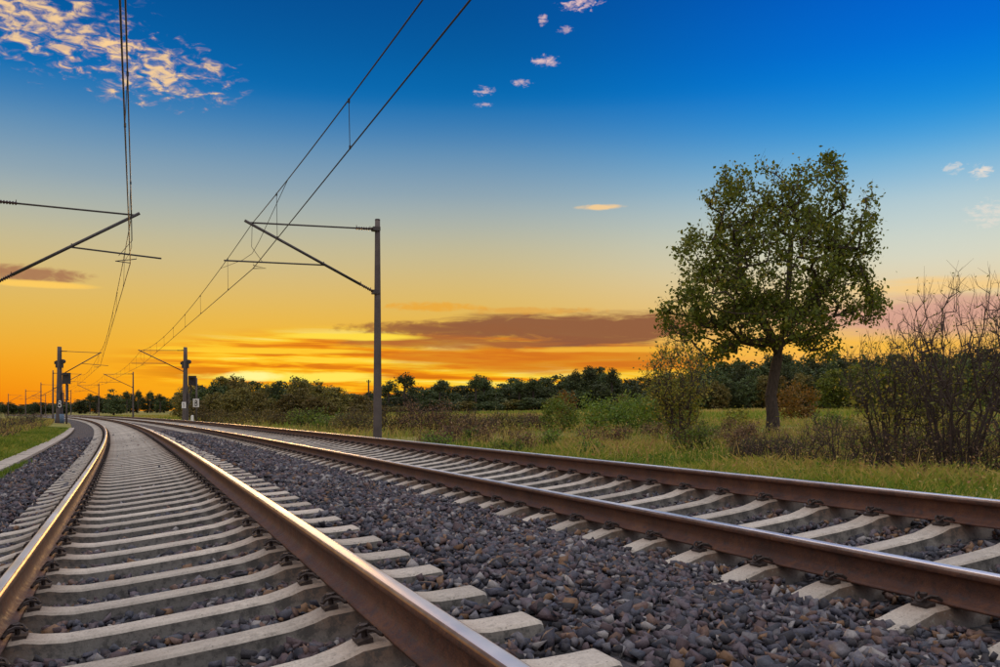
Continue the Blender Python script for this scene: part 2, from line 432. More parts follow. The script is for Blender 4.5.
# sleeper concrete
def concrete(name, tone):
    M_CONC, t, bs = mat(name, 0.82, 0, 0.35)
    oc = obj_co(t)
    n1 = t.noise(oc, 5, 6, 0.6); n2 = t.noise(oc, 90, 4, 0.7); n3 = t.noise(pos(t), 1.1, 5, 0.6)
    sx_ = t.new('ShaderNodeSeparateXYZ'); t.l.new(oc, sx_.inputs[0])
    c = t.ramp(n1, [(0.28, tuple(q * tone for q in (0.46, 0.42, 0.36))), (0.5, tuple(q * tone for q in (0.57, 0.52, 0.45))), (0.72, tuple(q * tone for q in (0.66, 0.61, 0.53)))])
    c = t.mix(0.5, c, t.ramp(n2, [(0.35, (0.5, 0.48, 0.46)), (0.62, (1, 1, 1))]), 'MULTIPLY')
    c = t.mix(t.smooth(n3, 0.5, 0.68, 0, 0.38), c, (0.30, 0.24, 0.19, 1))
    nearrail = t.smooth(t.m('ABSOLUTE', t.m('SUBTRACT', t.m('ABSOLUTE', sx_.outputs[0]), 0.75)), 0.06, 0.36, 0.75, 0.0)
    c = t.mix(t.m('MULTIPLY', nearrail, t.smooth(n1, 0.3, 0.6, 0.5, 1.0)), c, (0.17, 0.10, 0.062, 1))
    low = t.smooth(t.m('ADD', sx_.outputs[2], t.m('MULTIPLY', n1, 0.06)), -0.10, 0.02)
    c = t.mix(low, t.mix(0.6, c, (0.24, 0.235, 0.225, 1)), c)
    vd = t.voronoi(oc, 42); c = t.mix(t.smooth(vd, 0.20, 0.08, 0, 0.7), c, (0.09, 0.08, 0.07, 1))
    n4 = t.noise(oc, 22, 5, 0.7); c = t.mix(t.smooth(n4, 0.52, 0.68, 0, 0.45), c, (0.16, 0.145, 0.125, 1))
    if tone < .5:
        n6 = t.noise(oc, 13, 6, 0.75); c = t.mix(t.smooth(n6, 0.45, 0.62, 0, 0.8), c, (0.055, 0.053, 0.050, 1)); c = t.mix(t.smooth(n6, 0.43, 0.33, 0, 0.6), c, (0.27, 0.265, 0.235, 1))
    rn = t.smooth(obrand(t), 0, 1, 0.80, 1.08)
    hs = t.new('ShaderNodeHueSaturation'); t.l.new(c, hs.inputs['Color']); t.l.new(rn, hs.inputs['Value'])
    t.l.new(hs.outputs[0], bs.inputs['Base Color'])
    bump(t, bs, t.m('ADD', n2, t.m('MULTIPLY', n1, 1.5)), 0.35, 0.006)
    return M_CONC


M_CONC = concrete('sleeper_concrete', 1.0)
M_CONC_SIDE = concrete('stained_shaded_sleeper_side', 0.27)      # brake dust and algae plus shade painted into the sides; tops are worn pale

# rail
M_RUST, t, bs = mat('rusty_rail_side', 0.7, 0.0, 0.45)
ps = pos(t); n1 = t.noise(ps, 3.5, 6, 0.7); n2 = t.noise(ps, 120, 3, 0.6)
c = t.ramp(n1, [(0.3, (0.055, 0.027, 0.020)), (0.48, (0.115, 0.046, 0.027)), (0.62, (0.165, 0.068, 0.034)), (0.75, (0.24, 0.115, 0.05))])
c = t.mix(0.35, c, t.ramp(n2, [(0.35, (0.45, 0.42, 0.4)), (0.65, (1.2, 1.15, 1.1))]), 'MULTIPLY')
n5 = t.noise(ps, 28, 5, 0.7); c = t.mix(t.smooth(n5, 0.52, 0.68, 0, 0.5), c, (0.20, 0.085, 0.038, 1)); c = t.mix(0.25, c, (0.03, 0.02, 0.018, 1)); c = t.mix(t.smooth(n5, 0.46, 0.34, 0, 0.7), c, (0.038, 0.024, 0.020, 1))
t.l.new(c, bs.inputs['Base Color']); t.l.new(t.smooth(n5, 0.3, 0.7, 0.5, 0.8), bs.inputs['Roughness']); bump(t, bs, t.m('ADD', n2, t.m('MULTIPLY', n5, 2.0)), 0.5, 0.004)
M_STEEL, t, bs = mat('polished_rail_head', 0.16, 1.0)
ps = pos(t); n1 = t.noise(ps, 1.2, 5, 0.6); n2 = t.noise(ps, 160, 2, 0.5)
t.l.new(t.ramp(n1, [(0.3, (0.78, 0.75, 0.73)), (0.7, (0.92, 0.90, 0.88))]), bs.inputs['Base Color'])
t.l.new(t.smooth(n1, 0.3, 0.7, 0.30, 0.42), bs.inputs['Roughness'])
M_EDGE, t, bs = mat('worn_rail_edge', 0.38, 0.85)
ps = pos(t); n1 = t.noise(ps, 6, 5, 0.6)
t.l.new(t.ramp(n1, [(0.35, (0.23, 0.135, 0.09)), (0.7, (0.44, 0.30, 0.21))]), bs.inputs['Base Color'])
M_CLIP = simple('dark_clip_steel', (0.045, 0.032, 0.028), 0.62, 0.3, 0.45, 20)
M_MAST, t, bs = mat('spun_concrete', 0.75)
oc = obj_co(t); n1 = t.noise(oc, 2.2, 6, 0.65); n2 = t.noise(oc, 40, 3)
c = t.ramp(n1, [(0.3, (0.075, 0.060, 0.058)), (0.7, (0.135, 0.112, 0.104))]); c = t.mix(0.3, c, t.ramp(n2, [(0.3, (0.6, 0.6, 0.6)), (0.7, (1.1, 1.1, 1.1))]), 'MULTIPLY')
t.l.new(c, bs.inputs['Base Color']); bump(t, bs, n2, 0.2, 0.01)
M_ARM = simple('galvanised_arm', (0.075, 0.068, 0.068), 0.5, 0.5, 0.3, 10)
M_INS = simple('brown_insulator', (0.055, 0.03, 0.025), 0.3, 0.0, 0.2, 10)
M_WIRE = simple('weathered_copper_wire', (0.035, 0.032, 0.036), 0.55, 0.4, 0.2, 3)
M_BOX = simple('dark_painted_steel', (0.03, 0.028, 0.028), 0.55, 0.1, 0.3, 8)
M_WHITE = simple('white_enamel', (0.78, 0.77, 0.74), 0.45, 0.0, 0.08, 8)
M_BLUE = simple('faded_blue_paint', (0.10, 0.16, 0.23), 0.6, 0.0, 0.3, 8)
M_TROUGH = simple('trough_concrete', (0.40, 0.36, 0.31), 0.85, 0.0, 0.3, 9)
M_BARK, t, bs = mat('rough_bark', 0.9)
oc = obj_co(t); mp = t.new('ShaderNodeMapping'); mp.inputs['Scale'].default_value = (9, 9, 2.0); t.l.new(oc, mp.inputs['Vector'])
n1 = t.noise(mp.outputs[0], 2.2, 6, 0.7, 0.6)
t.l.new(t.ramp(n1, [(0.35, (0.022, 0.016, 0.012)), (0.6, (0.075, 0.055, 0.042)), (0.75, (0.11, 0.085, 0.065))]), bs.inputs['Base Color']); bump(t, bs, n1, 0.9, 0.05)
M_TWIG = simple('thin_twig_bark', (0.055, 0.037, 0.030), 0.85, 0.0, 0.35, 4)


def leaf_mat(name, stops_, trans=0.35, rough=0.55, objvar=0.0):
    m = bpy.data.materials.new(name); m.use_nodes = True
    t = NT(m.node_tree); bs = t.n['Principled BSDF']; out = t.n['Material Output']
    c = t.ramp(tint(t), stops_)
    if objvar:
        h = t.new('ShaderNodeHueSaturation'); t.l.new(c, h.inputs['Color'])
        t.l.new(t.smooth(obrand(t), 0, 1, 1 - objvar, 1 + objvar), h.inputs['Value'])
        t.l.new(t.smooth(obrand(t), 0, 1, 0.485, 0.515), h.inputs['Hue']); c = h.outputs[0]
    t.l.new(c, bs.inputs['Base Color']); bs.inputs['Roughness'].default_value = rough; bs.inputs['Specular IOR Level'].default_value = 0.25
    tr = t.new('ShaderNodeBsdfTranslucent'); t.l.new(t.mix(1.0, c, (1.25, 1.15, 0.5, 1), 'MULTIPLY'), tr.inputs['Color'])
    mx = t.new('ShaderNodeMixShader'); mx.inputs[0].default_value = trans
    t.l.new(bs.outputs[0], mx.inputs[1]); t.l.new(tr.outputs[0], mx.inputs[2]); t.l.new(mx.outputs[0], out.inputs['Surface'])
    return m


L_TREE = leaf_mat('tree_leaves', [(0, (0.070, 0.101, 0.018)), (0.5, (0.139, 0.179, 0.027)), (0.85, (0.232, 0.231, 0.034)), (1, (0.441, 0.301, 0.051))])
L_YELL = leaf_mat('turning_leaves', [(0, (0.112, 0.142, 0.030)), (0.5, (0.244, 0.244, 0.045)), (1, (0.550, 0.388, 0.072))])
L_GREEN = leaf_mat('fresh_green_leaves', [(0, (0.076, 0.143, 0.026)), (0.5, (0.160, 0.252, 0.047)), (1, (0.286, 0.336, 0.067))], objvar=0.2)
L_DARK = leaf_mat('dark_forest_leaves', [(0, (0.041, 0.063, 0.030)), (0.5, (0.077, 0.105, 0.040)), (1, (0.139, 0.151, 0.056))], 0.22, 0.6, 0.3)
L_OLIVE = leaf_mat('olive_autumn_leaves', [(0, (0.091, 0.093, 0.032)), (0.5, (0.181, 0.153, 0.047)), (1, (0.322, 0.221, 0.068))], 0.25, 0.6, 0.25)
L_BROWN = leaf_mat('brown_dry_leaves', [(0, (0.120, 0.071, 0.051)), (0.5, (0.216, 0.134, 0.083)), (1, (0.367, 0.247, 0.147))], 0.25, 0.75, 0.2)
L_ORANGE = leaf_mat('rusty_orange_leaves', [(0, (0.098, 0.072, 0.018)), (0.5, (0.195, 0.111, 0.023)), (1, (0.338, 0.169, 0.033))])
L_GRASS = leaf_mat('grass_blades', [(0, (0.078, 0.149, 0.021)), (0.3, (0.175, 0.262, 0.037)), (0.55, (0.332, 0.332, 0.073)), (0.78, (0.490, 0.384, 0.146)), (1, (0.349, 0.210, 0.116))], 0.4, 0.6)

M_GROUND, t, bs = mat('meadow_soil', 0.95, 0, 0.2)
ps = pos(t)
a = t.noise(ps, 0.09, 6, 0.6); b = t.noise(ps, 1.3, 5, 0.65)
c = t.ramp(a, [(0.32, (0.10, 0.155, 0.03)), (0.45, (0.21, 0.225, 0.055)), (0.56, (0.37, 0.31, 0.11)), (0.68, (0.20, 0.135, 0.07))])
c = t.mix(0.8, c, t.ramp(b, [(0.3, (0.42, 0.45, 0.38)), (0.7, (1.25, 1.2, 1.0))]), 'MULTIPLY')
t.l.new(c, bs.inputs['Base Color']); bump(t, bs, b, 0.8, 0.15)

# ------------------------------------------------------------------ ground and ballast bed
rr = np.concatenate([[0.0], np.geomspace(1.2, 2600, 130)])
th = np.concatenate([np.linspace(-48, 48, 260), np.linspace(50, 310, 90)]); th = np.radians(th)
gx = rr[:, None] * np.sin(th)[None]; gy = rr[:, None] * np.cos(th)[None]
gz = ground_z(gx, gy)
nr, nt = gx.shape
i, j = np.meshgrid(np.arange(nr - 1), np.arange(nt), indexing='ij'); j2 = (j + 1) % nt
F = np.stack([i * nt + j, i * nt + j2, (i + 1) * nt + j2, (i + 1) * nt + j], -1).reshape(-1, 4)[:, ::-1]
g = link('ground', np_mesh('ground', np.stack([gx, gy, gz], -1).reshape(-1, 3), F, smooth=True), None, [M_GROUND]); g['kind'] = 'structure'

ss = np.concatenate([np.arange(-12, 40, 0.06 * 2), np.arange(40, 140, 0.5), np.arange(140, 430, 3)])
oo = np.linspace(-2.9, 7.2, 120)
SG, OG = np.meshgrid(ss, oo, indexing='ij')
bx, by, _ = fr(SG, OG)
bz = ballast_z(OG) - 0.03 + rng.normal(0, 0.008, SG.shape) * (SG < 60)
nr, nt = SG.shape
i, j = np.meshgrid(np.arange(nr - 1), np.arange(nt - 1), indexing='ij')
F = np.stack([i * nt + j, i * nt + j + 1, (i + 1) * nt + j + 1, (i + 1) * nt + j], -1).reshape(-1, 4)
g = link('ballast_bed', np_mesh('ballast_bed', np.stack([bx, by, bz], -1).reshape(-1, 3), F, smooth=True), None, [M_BED]); g['kind'] = 'structure'

# ------------------------------------------------------------------ the two tracks
S1, S2 = 3.20, 3.18           # where a sleeper lies, spacing 0.6
SP = 0.6
prof = [(-.075, .0), (.075, .0), (.075, .0115), (.050, .017), (.026, .0275), (.014, .042), (.0092, .062), (.0083, .088), (.0092, .112), (.015, .126), (.0345, .1345), (.036, .1375),
        (.0358, .149), (.0345, .1575), (.0305, .1645), (.0235, .1693), (.0130, .1714), (0, .172), (-.0130, .1714), (-.0235, .1693), (-.0305, .1645), (-.0345, .1575), (-.0358, .149),
        (-.036, .1375), (-.0345, .1345), (-.015, .126), (-.0092, .112), (-.0083, .088), (-.0092, .062), (-.014, .042), (-.026, .0275), (-.050, .017), (-.075, .0115)]
NP_ = len(prof)


def rail(parent, o, plane, zb):
    s = np.concatenate([np.arange(-14, 60, 0.5), np.arange(60, 200, 2.0), np.arange(200, 430, 5.0)])
    pr = np.array(prof)
    slope = (plane(o + .1) - plane(o)) / .1
    cs, sn = math.cos(math.atan(slope)), math.sin(math.atan(slope))
    X = pr[:, 0] * cs - (pr[:, 1] - 0.172) * sn; Zz = pr[:, 0] * sn + (pr[:, 1] - 0.172) * cs
    x, y, _ = fr(s[:, None], (o + X)[None, :])
    z = np.broadcast_to(plane(o) + Zz, x.shape)
    v = np.stack([x, y, z], -1).reshape(-1, 3)
    i, j = np.meshgrid(np.arange(len(s) - 1), np.arange(NP_), indexing='ij'); j2 = (j + 1) % NP_
    F = np.stack([i * NP_ + j, i * NP_ + j2, (i + 1) * NP_ + j2, (i + 1) * NP_ + j], -1).reshape(-1, 4)
    mi = np.zeros(NP_, int); mi[15:19] = 1; mi[[13, 14, 19, 20]] = 2
    me = np_mesh('rail', v, F, smooth=True, mat_idx=np.broadcast_to(mi, (len(s) - 1, NP_)).ravel())
    ob = link('rail', me, parent)
    for m in (M_RUST, M_STEEL, M_EDGE): me.materials.append(m)
    return ob


# one sleeper: x across the track, y along, z up with 0 at the rail seat
sec = [(0, -.040, .070, .11), (.22, -.040, .070, .112), (.44, -.034, .072, .125), (.54, -.018, .075, .135), (.60, -.001, .078, .14), (.90, 0, .080, .145), (.98, -.014, .085, .148),
       (1.08, -.034, .086, .15), (1.20, -.041, .086, .15), (1.285, -.043, .086, .15), (1.30, -.052, .080, .148)]
sec = [(-a, b, c_, d_) for a, b, c_, d_ in sec[::-1][:-1]] + sec


def sleeper_mesh(name, clips):
    mb = MB(); vs = []; fs = []
    for a, b, c_, d_ in sec:
        vs += [(a, -d_, -.214), (a, -c_ - .008, b - .012), (a, -c_ + .006, b), (a, c_ - .006, b), (a, c_ + .008, b - .012), (a, d_, -.214)]
    n = len(sec)
    for k in range(n - 1):
        for q in range(5): fs.append((k * 6 + q, (k + 1) * 6 + q, (k + 1) * 6 + q + 1, k * 6 + q + 1))
    fs.append((0, 1, 2, 3, 4, 5)); fs.append(tuple(range((n - 1) * 6 + 5, (n - 1) * 6 - 1, -1)))
    mb.add(vs, fs); k0 = len(mb.f)
    if clips:
        for o in (-.75, .75):
            for sd_ in (-1, 1): mb.box((o + sd_ * .105, 0, .022), (.085, .13, .05))
    me = mb.mesh(name)
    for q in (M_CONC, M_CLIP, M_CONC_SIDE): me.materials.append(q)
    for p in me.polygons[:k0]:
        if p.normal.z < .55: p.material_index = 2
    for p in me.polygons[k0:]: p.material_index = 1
    return me


def clip_mesh():
    """tension clamp: guide plate, bent spring loops and screw; x points to the rail"""
    mb = MB()
    mb.add([(-.055, -.055, -.004), (-.055, .055, -.004), (.012, -.055, -.004), (.012, .055, -.004), (-.055, -.055, .010), (-.055, .055, .010), (.012, -.055, .020), (.012, .055, .020)],
           [(0, 1, 3, 2), (4, 6, 7, 5), (0, 4, 5, 1), (2, 3, 7, 6), (0, 2, 6, 4), (1, 5, 7, 3)])
    pts = []
    for sg in (-1, 1):
        arm = [(-.050, .012 * sg, .030), (-.040, .030 * sg, .050), (-.012, .046 * sg, .064), (.020, .062 * sg, .056), (.042, .072 * sg, .030), (.052, .058 * sg, .022), (.046, .036 * sg, .030), (.020, .026 * sg, .042), (-.002, .022 * sg, .040)]
        pts = arm
        mb.tube(arm, .0085, 5)
    mb.tube([(-.050, -.014, .030), (-.056, 0, .030), (-.050, .014, .030)], .0085, 5)
    mb.tube([(-.012, 0, 0), (-.012, 0, .046)], .014, 6)
    mb.tube([(-.012, 0, .044), (-.012, 0, .072)], .021, 6)
    me = mb.mesh('rail_clip'); me.materials.append(M_CLIP); return me


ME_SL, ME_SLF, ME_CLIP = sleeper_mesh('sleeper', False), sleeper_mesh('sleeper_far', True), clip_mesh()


def build_track(name, label, o0, plane, s0, n_parts=300):
    root = empty(name, P(s0, o0, plane(o0))); tag(root, label, 'railway track')
    bpy.context.view_layer.update()
    pi = root.matrix_world.inverted()
    def adopt(o):
        o.parent = root; o.matrix_parent_inverse = pi
    for sd_ in (-.75, .75): adopt(rail(None, o0 + sd_, plane, 0))
    k0 = -4; slope = math.atan((plane(1.0) - plane(0.0)))
    for k in range(k0, k0 + n_parts):
        s = s0 + SP * k + random.gauss(0, .006)
        near = s < 30
        x, y, th_ = fr(s, o0)
        e = bpy.data.objects.new('sleeper', ME_SL if near else ME_SLF); col.objects.link(e)
        e.location = (float(x), float(y), plane(o0) - .172 * math.cos(slope) - .002)
        e.rotation_euler = (0, -slope, float(th_) + random.gauss(0, .006))
        adopt(e)
        if near and s > 1.8:
            for o in (-.75, .75):
                for sd_ in (-1, 1):
                    c_ = bpy.data.objects.new('rail_clip', ME_CLIP); col.objects.link(c_)
                    c_.parent = e; c_.location = (o + sd_ * .112, random.gauss(0, .002), .003); c_.rotation_euler = (0, 0, 0 if sd_ < 0 else math.pi); c_.scale = (.86, .86, .8)
    # sleepers too far off to tell apart
    vs = []; fs = []
    base = np.array([v.co[:] for v in ME_SLF.vertices]); polys = [tuple(p.vertices) for p in ME_SLF.polygons]
    mb = MB(); mids = []
    for k in range(k0 + n_parts, k0 + n_parts + 260):
        s = s0 + SP * k; x, y, th_ = fr(s, o0); th_ = float(th_)
        q = base.copy(); xx = q[:, 0] * math.cos(slope); zz = q[:, 2] + q[:, 0] * math.sin(slope)
        mb.add(np.stack([float(x) + xx * math.cos(th_) - q[:, 1] * math.sin(th_), float(y) + xx * math.sin(th_) + q[:, 1] * math.cos(th_), plane(o0) - .174 + zz], 1), polys)
    f = mb.build('distant_sleepers', M_CONC); f['kind'] = 'stuff'; adopt(f)
    return root


build_track('railway_track', 'left railway track of pale sleepers curving straight ahead, golden rails', 0.0, plane1, S1)
build_track('railway_track', 'right railway track with rust brown rails running beside the grassy meadow', TG, plane2, S2)

# ------------------------------------------------------------------ ballast stones
def hull_proto(n, r):
    bm = bmesh.new()
    pts = r.uniform(-1, 1, (n, 3)); pts /= (np.abs(pts) ** 4).sum(1, keepdims=True) ** .25; pts *= r.uniform(.72, 1.05, (n, 1))
    for p in pts: bm.verts.new(p)
    res = bmesh.ops.convex_hull(bm, input=bm.verts)
    bmesh.ops.triangulate(bm, faces=bm.faces)
    for v in [v for v in bm.verts if not v.link_faces]: bm.verts.remove(v)
    bm.verts.index_update()
    v = np.array([q.co[:] for q in bm.verts]); f = np.array([[q.index for q in fc.verts] for fc in bm.faces]); bm.free()
    v -= v.mean(0); return v, f


def stones_for(zone, dens, npts, size, r, upto):
    """loose stones over the bed for a depth zone (Z0,Z1); rejects rails and sleepers"""
    Z0, Z1 = zone
    s_hi = min(upto, Z1 * 1.15 + 3)
    n = int((s_hi - 0.8) * 9.0 * dens)
    s = r.uniform(0.8, s_hi, n); o = r.uniform(-2.5, 6.5, n)
    x, y, _ = fr(s, o)
    u = UH + FPX * x / np.maximum(y, .1)
    keep = (y > Z0) & (y < Z1) & (u > -330) & (u < 1330)
    s, o, x, y = s[keep], o[keep], x[keep], y[keep]
    n = len(s)
    sz = size * np.exp(np.clip(r.normal(0, .32, n), -.7, .5))
    for so, oc_ in ((S1, 0.0), (S2, TG)):
        d = np.abs((s - so + SP / 2) % SP - SP / 2); l = o - oc_
        hide = (d < .105 + sz * .8) & (np.abs(l) < 1.33)
        if oc_: hide &= ~((l < -1.10) & (r.random(n) < .8))
        else: hide |= (d < .14 + sz) & (np.abs(l) < 1.36)
        for rl in (-.75, .75): hide |= np.abs(l - rl) < .085 + sz * .7
        sz = np.where(hide, 0, sz)
    k = sz > 0
    s, o, x, y, sz = s[k], o[k], x[k], y[k], sz[k]; n = len(s)
    z = ballast_z(o) + r.uniform(-.030, .015, n) + 0.012 * np.sin(s * 5.1 + o * 3) * np.sin(o * 4.3 + 1)
    protos = [hull_proto(npts, r) for _ in range(28)]
    which = r.integers(0, len(protos), n)
    V = []; F = []; T = []; k0 = 0
    q = unit(r.normal(size=(n, 4)))
    w_, a, b, c_ = q.T
    Rm = np.stack([1 - 2 * (b * b + c_ * c_), 2 * (a * b - c_ * w_), 2 * (a * c_ + b * w_), 2 * (a * b + c_ * w_), 1 - 2 * (a * a + c_ * c_), 2 * (b * c_ - a * w_),
                   2 * (a * c_ - b * w_), 2 * (b * c_ + a * w_), 1 - 2 * (a * a + b * b)], 1).reshape(n, 3, 3)
    sc = sz[:, None] * r.uniform([.8, .5, .40], [1.35, 1.05, .85], (n, 3))
    tn = r.random(n)
    dr = np.min(np.abs(o[:, None] - np.array([-.75, .75, TG - .75, TG + .75])[None]), 1)      # rust from the rails colours the stones beside them
    tn = np.where((dr < .30) & (r.random(n) < .45), r.choice([.66, .83, .925], n), tn)
    for k, (pv, pf) in enumerate(protos):
        m = which == k; cnt = int(m.sum())
        if not cnt: continue
        loc = np.einsum('nij,nvj->nvi', Rm[m], pv[None] * sc[m][:, None, :])
        loc[..., 2] *= .85
        loc += np.stack([x[m], y[m], z[m]], 1)[:, None, :]
        V.append(loc.reshape(-1, 3)); F.append((pf[None] + (k0 + np.arange(cnt) * len(pv))[:, None, None]).reshape(-1, 3)); T.append(np.repeat(tn[m], len(pv)))
        k0 += cnt * len(pv)
    return np.concatenate(V), np.concatenate(F), np.concatenate(T)


VV, FF, TT = [], [], []; k0 = 0
for zone, dens, npts, size in (((1.6, 6.5), 860, 9, .0305), ((6.5, 11), 680, 8, .032), ((11, 20), 300, 8, .040), ((20, 40), 110, 7, .052)):
    v, f, tt = stones_for(zone, dens, npts, size, rng, 48)
    VV.append(v); FF.append(f + k0); TT.append(tt); k0 += len(v)
bal = link('ballast_stones', np_mesh('ballast_stones', np.concatenate(VV), np.concatenate(FF), np.concatenate(TT)), None, [M_STONE])
tag(bal, 'loose blue grey and rusty crushed stone ballast around the sleepers', 'ballast', kind='stuff')
print('ballast tris', sum(len(f) for f in FF))

# ------------------------------------------------------------------ cable trough on the left shoulder
tr = empty('cable_trough', P(14, -2.72, -.45)); tag(tr, 'pale concrete cable trough lids curving along the green left verge', 'cable trough')
bpy.context.view_layer.update(); tri = tr.matrix_world.inverted()
mb = MB(); mb.box((0, 0, 0), (.40, .494, .07)); ME_LID = mb.mesh('lid'); ME_LID.materials.append(M_TROUGH)
for k in range(130):
    s = 10 + .5 * k; x, y, th_ = fr(s, -2.70)
    o = bpy.data.objects.new('trough_lid', ME_LID); col.objects.link(o)
    o.location = (float(x), float(y), -.425 + random.gauss(0, .003)); o.rotation_euler = (random.gauss(0, .004), random.gauss(0, .008), float(th_) + random.gauss(0, .006))
    o.parent = tr; o.matrix_parent_inverse = tri

# ------------------------------------------------------------------ overhead line
MASTS = [-36.0, 31.5, 100.5, 165.0, 233.0, 303.0, 375.0]
OM = {'R': TG + 4.1, 'L': -4.0}
CON = {'R': (3.88, 5.67), 'L': (0.0, 5.60)}       # contact wire: lateral, height at a mast
MES = {'R': (3.86, 7.22), 'L': (0.04, 7.16)}


def insulator(mb, p, q):
    p, q = np.array(p, float), np.array(q, float); d = q - p; L = np.linalg.norm(d); n = 17
    ts = np.linspace(0, 1, n); rad = np.where(np.arange(n) % 2 == 1, .068, .026)
    mb.tube([p + d * t_ for t_ in ts], rad, 8)


def arm_set(root, side, s, rootloc, om):
    """cantilever: top tube, brace, steady tube, registration arm, insulators. In world coordinates less rootloc."""
    cl, cz = CON[side]; ml, mz = MES[side]; sg = 1 if side == 'R' else -1
    off = np.array(rootloc)
    W_ = lambda o, z, ds=0.0: np.array(P(s + ds, o, z)) - off
    zt, zl = (7.38, 5.10) if side == 'R' else (7.26, 4.72)
    top0 = W_(om - sg * .10, zt); tip = W_(ml - sg * .12, mz + .02); low0 = W_(om - sg * .12, zl)
    lerp = lambda a, b, t_: a + (b - a) * t_
    m = MB(); m.tube([lerp(top0, tip, .16), tip], .030, 7); m.build('top_tube', M_ARM, root, True)
    m = MB(); m.tube([lerp(low0, tip, .12), lerp(low0, tip, 1.03)], .050, 8); m.build('brace_tube', M_ARM, root, True)
    j = lerp(low0, tip, .40 if side == 'R' else .52)
    e = W_(cl - sg * .95, cz + .22)
    m = MB(); m.tube([j, e], .028, 7); m.tube([lerp(j, e, .02), lerp(j, e, .02) + np.array([0, 0, .12])], .02, 5); m.build('steady_tube', M_ARM, root, True)
    h = lerp(j, e, .72)
    m = MB(); m.tube([h, h + np.array([0, 0, -.12]), W_(cl + sg * .45, cz + .04), W_(cl, cz + .01)], .016, 6); m.build('registration_arm', M_ARM, root, True)
    m = MB(); m.tube([W_(cl + sg * .35, cz + .22), W_(ml - sg * .02, cz + .75), W_(ml, mz)], .009, 5); m.build('support_wire', M_WIRE, root)
    for a, b, r_ in ((top0, tip, .16), (low0, tip, .12)):
        m = MB(); insulator(m, a, lerp(a, b, r_)); m.tube([lerp(a, b, r_ * .25), lerp(a, b, r_ * .25) + np.array([0, 0, .10])], .012, 5)
        m.tube([lerp(a, b, r_ * .95), lerp(a, b, r_ * .95) + np.array([0, 0, .11])], .012, 5); m.build('insulator', M_INS, root)
    m = MB()
    for z in (zt, zl): m.box(W_(om - sg * .06, z), (.26, .30, .14), float(fr(s, om)[2]))
    m.build('mast_clamp', M_ARM, root)


def mast(side, s, label, group=None, heavy=False, off_=0.0):
    om = OM[side] + off_
    x, y, _ = fr(s, om); gz_ = -.45 if side == 'L' else -.50
    root = empty('catenary_mast', (float(x), float(y), gz_)); tag(root, label, 'mast', group)
    loc = (float(x), float(y), gz_)
    hT = 7.72 - gz_
    if not heavy:
        m = MB(); zz = np.linspace(-.4, hT, 12); m.tube([(0, 0, z) for z in zz], np.interp(zz, [-.4, hT], [.165, .092]), 20); m.build('column', M_MAST, root, True)
        m = MB(); m.tube([(0, 0, hT - .004), (0, 0, hT + .03)], [.10, .085], 16); m.build('cap', M_ARM, root, True)
    else:
        for q in (-1, 1):
            m = MB(); zz = np.linspace(-.4, hT, 10); m.tube([(0, q * np.interp(z, [-.4, hT * .62, hT], [.34, .14, .13]), z) for z in zz], np.interp(zz, [-.4, hT], [.24, .15]), 16)
            m.build('column', M_MAST, root, True)
        m = MB()
        for z in (1.6, 3.2, 4.8): m.box((0, 0, z), (.14, .34, .2))
        m.build('spacer', M_MAST, root)
        m = MB(); m.box((0, 0, hT - 1.85), (.62, .5, .75)); m.box((-.34, 0, hT - 1.7), (.3, .3, .3)); m.tube([(.36, -.2, hT - 1.55), (.36, .2, hT - 1.55)], .22, 14); m.build('tension_wheel_bracket', M_BOX, root)
        m = MB()
        for k in range(9): m.tube([(.36, 0, 2.2 + .13 * k), (.36, 0, 2.2 + .13 * k + .11)], .13, 12)
        m.tube([(.36, 0, 3.3), (.36, 0, hT - 1.6)], .012, 5); m.build('tension_weights', M_MAST, root)
        if side == 'R':
            m = MB(); m.box((0.0, -.46, 2.05), (.44, .03, .66)); pl = m.build('number_plate', M_WHITE, root)
            m = MB(); m.box((0.0, -.480, 2.05), (.05, .012, .40)); m.box((-.05, -.480, 2.20), (.07, .012, .05)); m.build('numeral', M_BOX, pl)
        else:
            m = MB(); m.tube([(0, 0, -.1), (0, 0, 1.05)], .46, 16); m.build('painted_base', M_BLUE, root, True)
    arm_set(root, side, s, loc, om)
    return root


for k, s in enumerate(MASTS):
    if k == 0: continue
    near = k == 1
    if k == 2:
        mast('R', s, 'stout twin-pole catenary mast with tension weights and white number plate, right of tracks', heavy=True)
        mast('L', s + 5.0, 'stout twin-pole catenary mast with blue painted base beside the trough path', heavy=True, off_=.22)
    else:
        mast('R', s, 'tall slim concrete catenary mast with cantilever arm standing alone beside right track' if near else 'distant slim catenary mast on the meadow side of the curving tracks', None if near else 'distant right-hand masts')
        mast('L', s, 'catenary mast by left track, its cantilever arm reaching over the rails' if near else 'distant slim catenary mast on the outer left side of the tracks', None if near else 'distant left-hand masts')


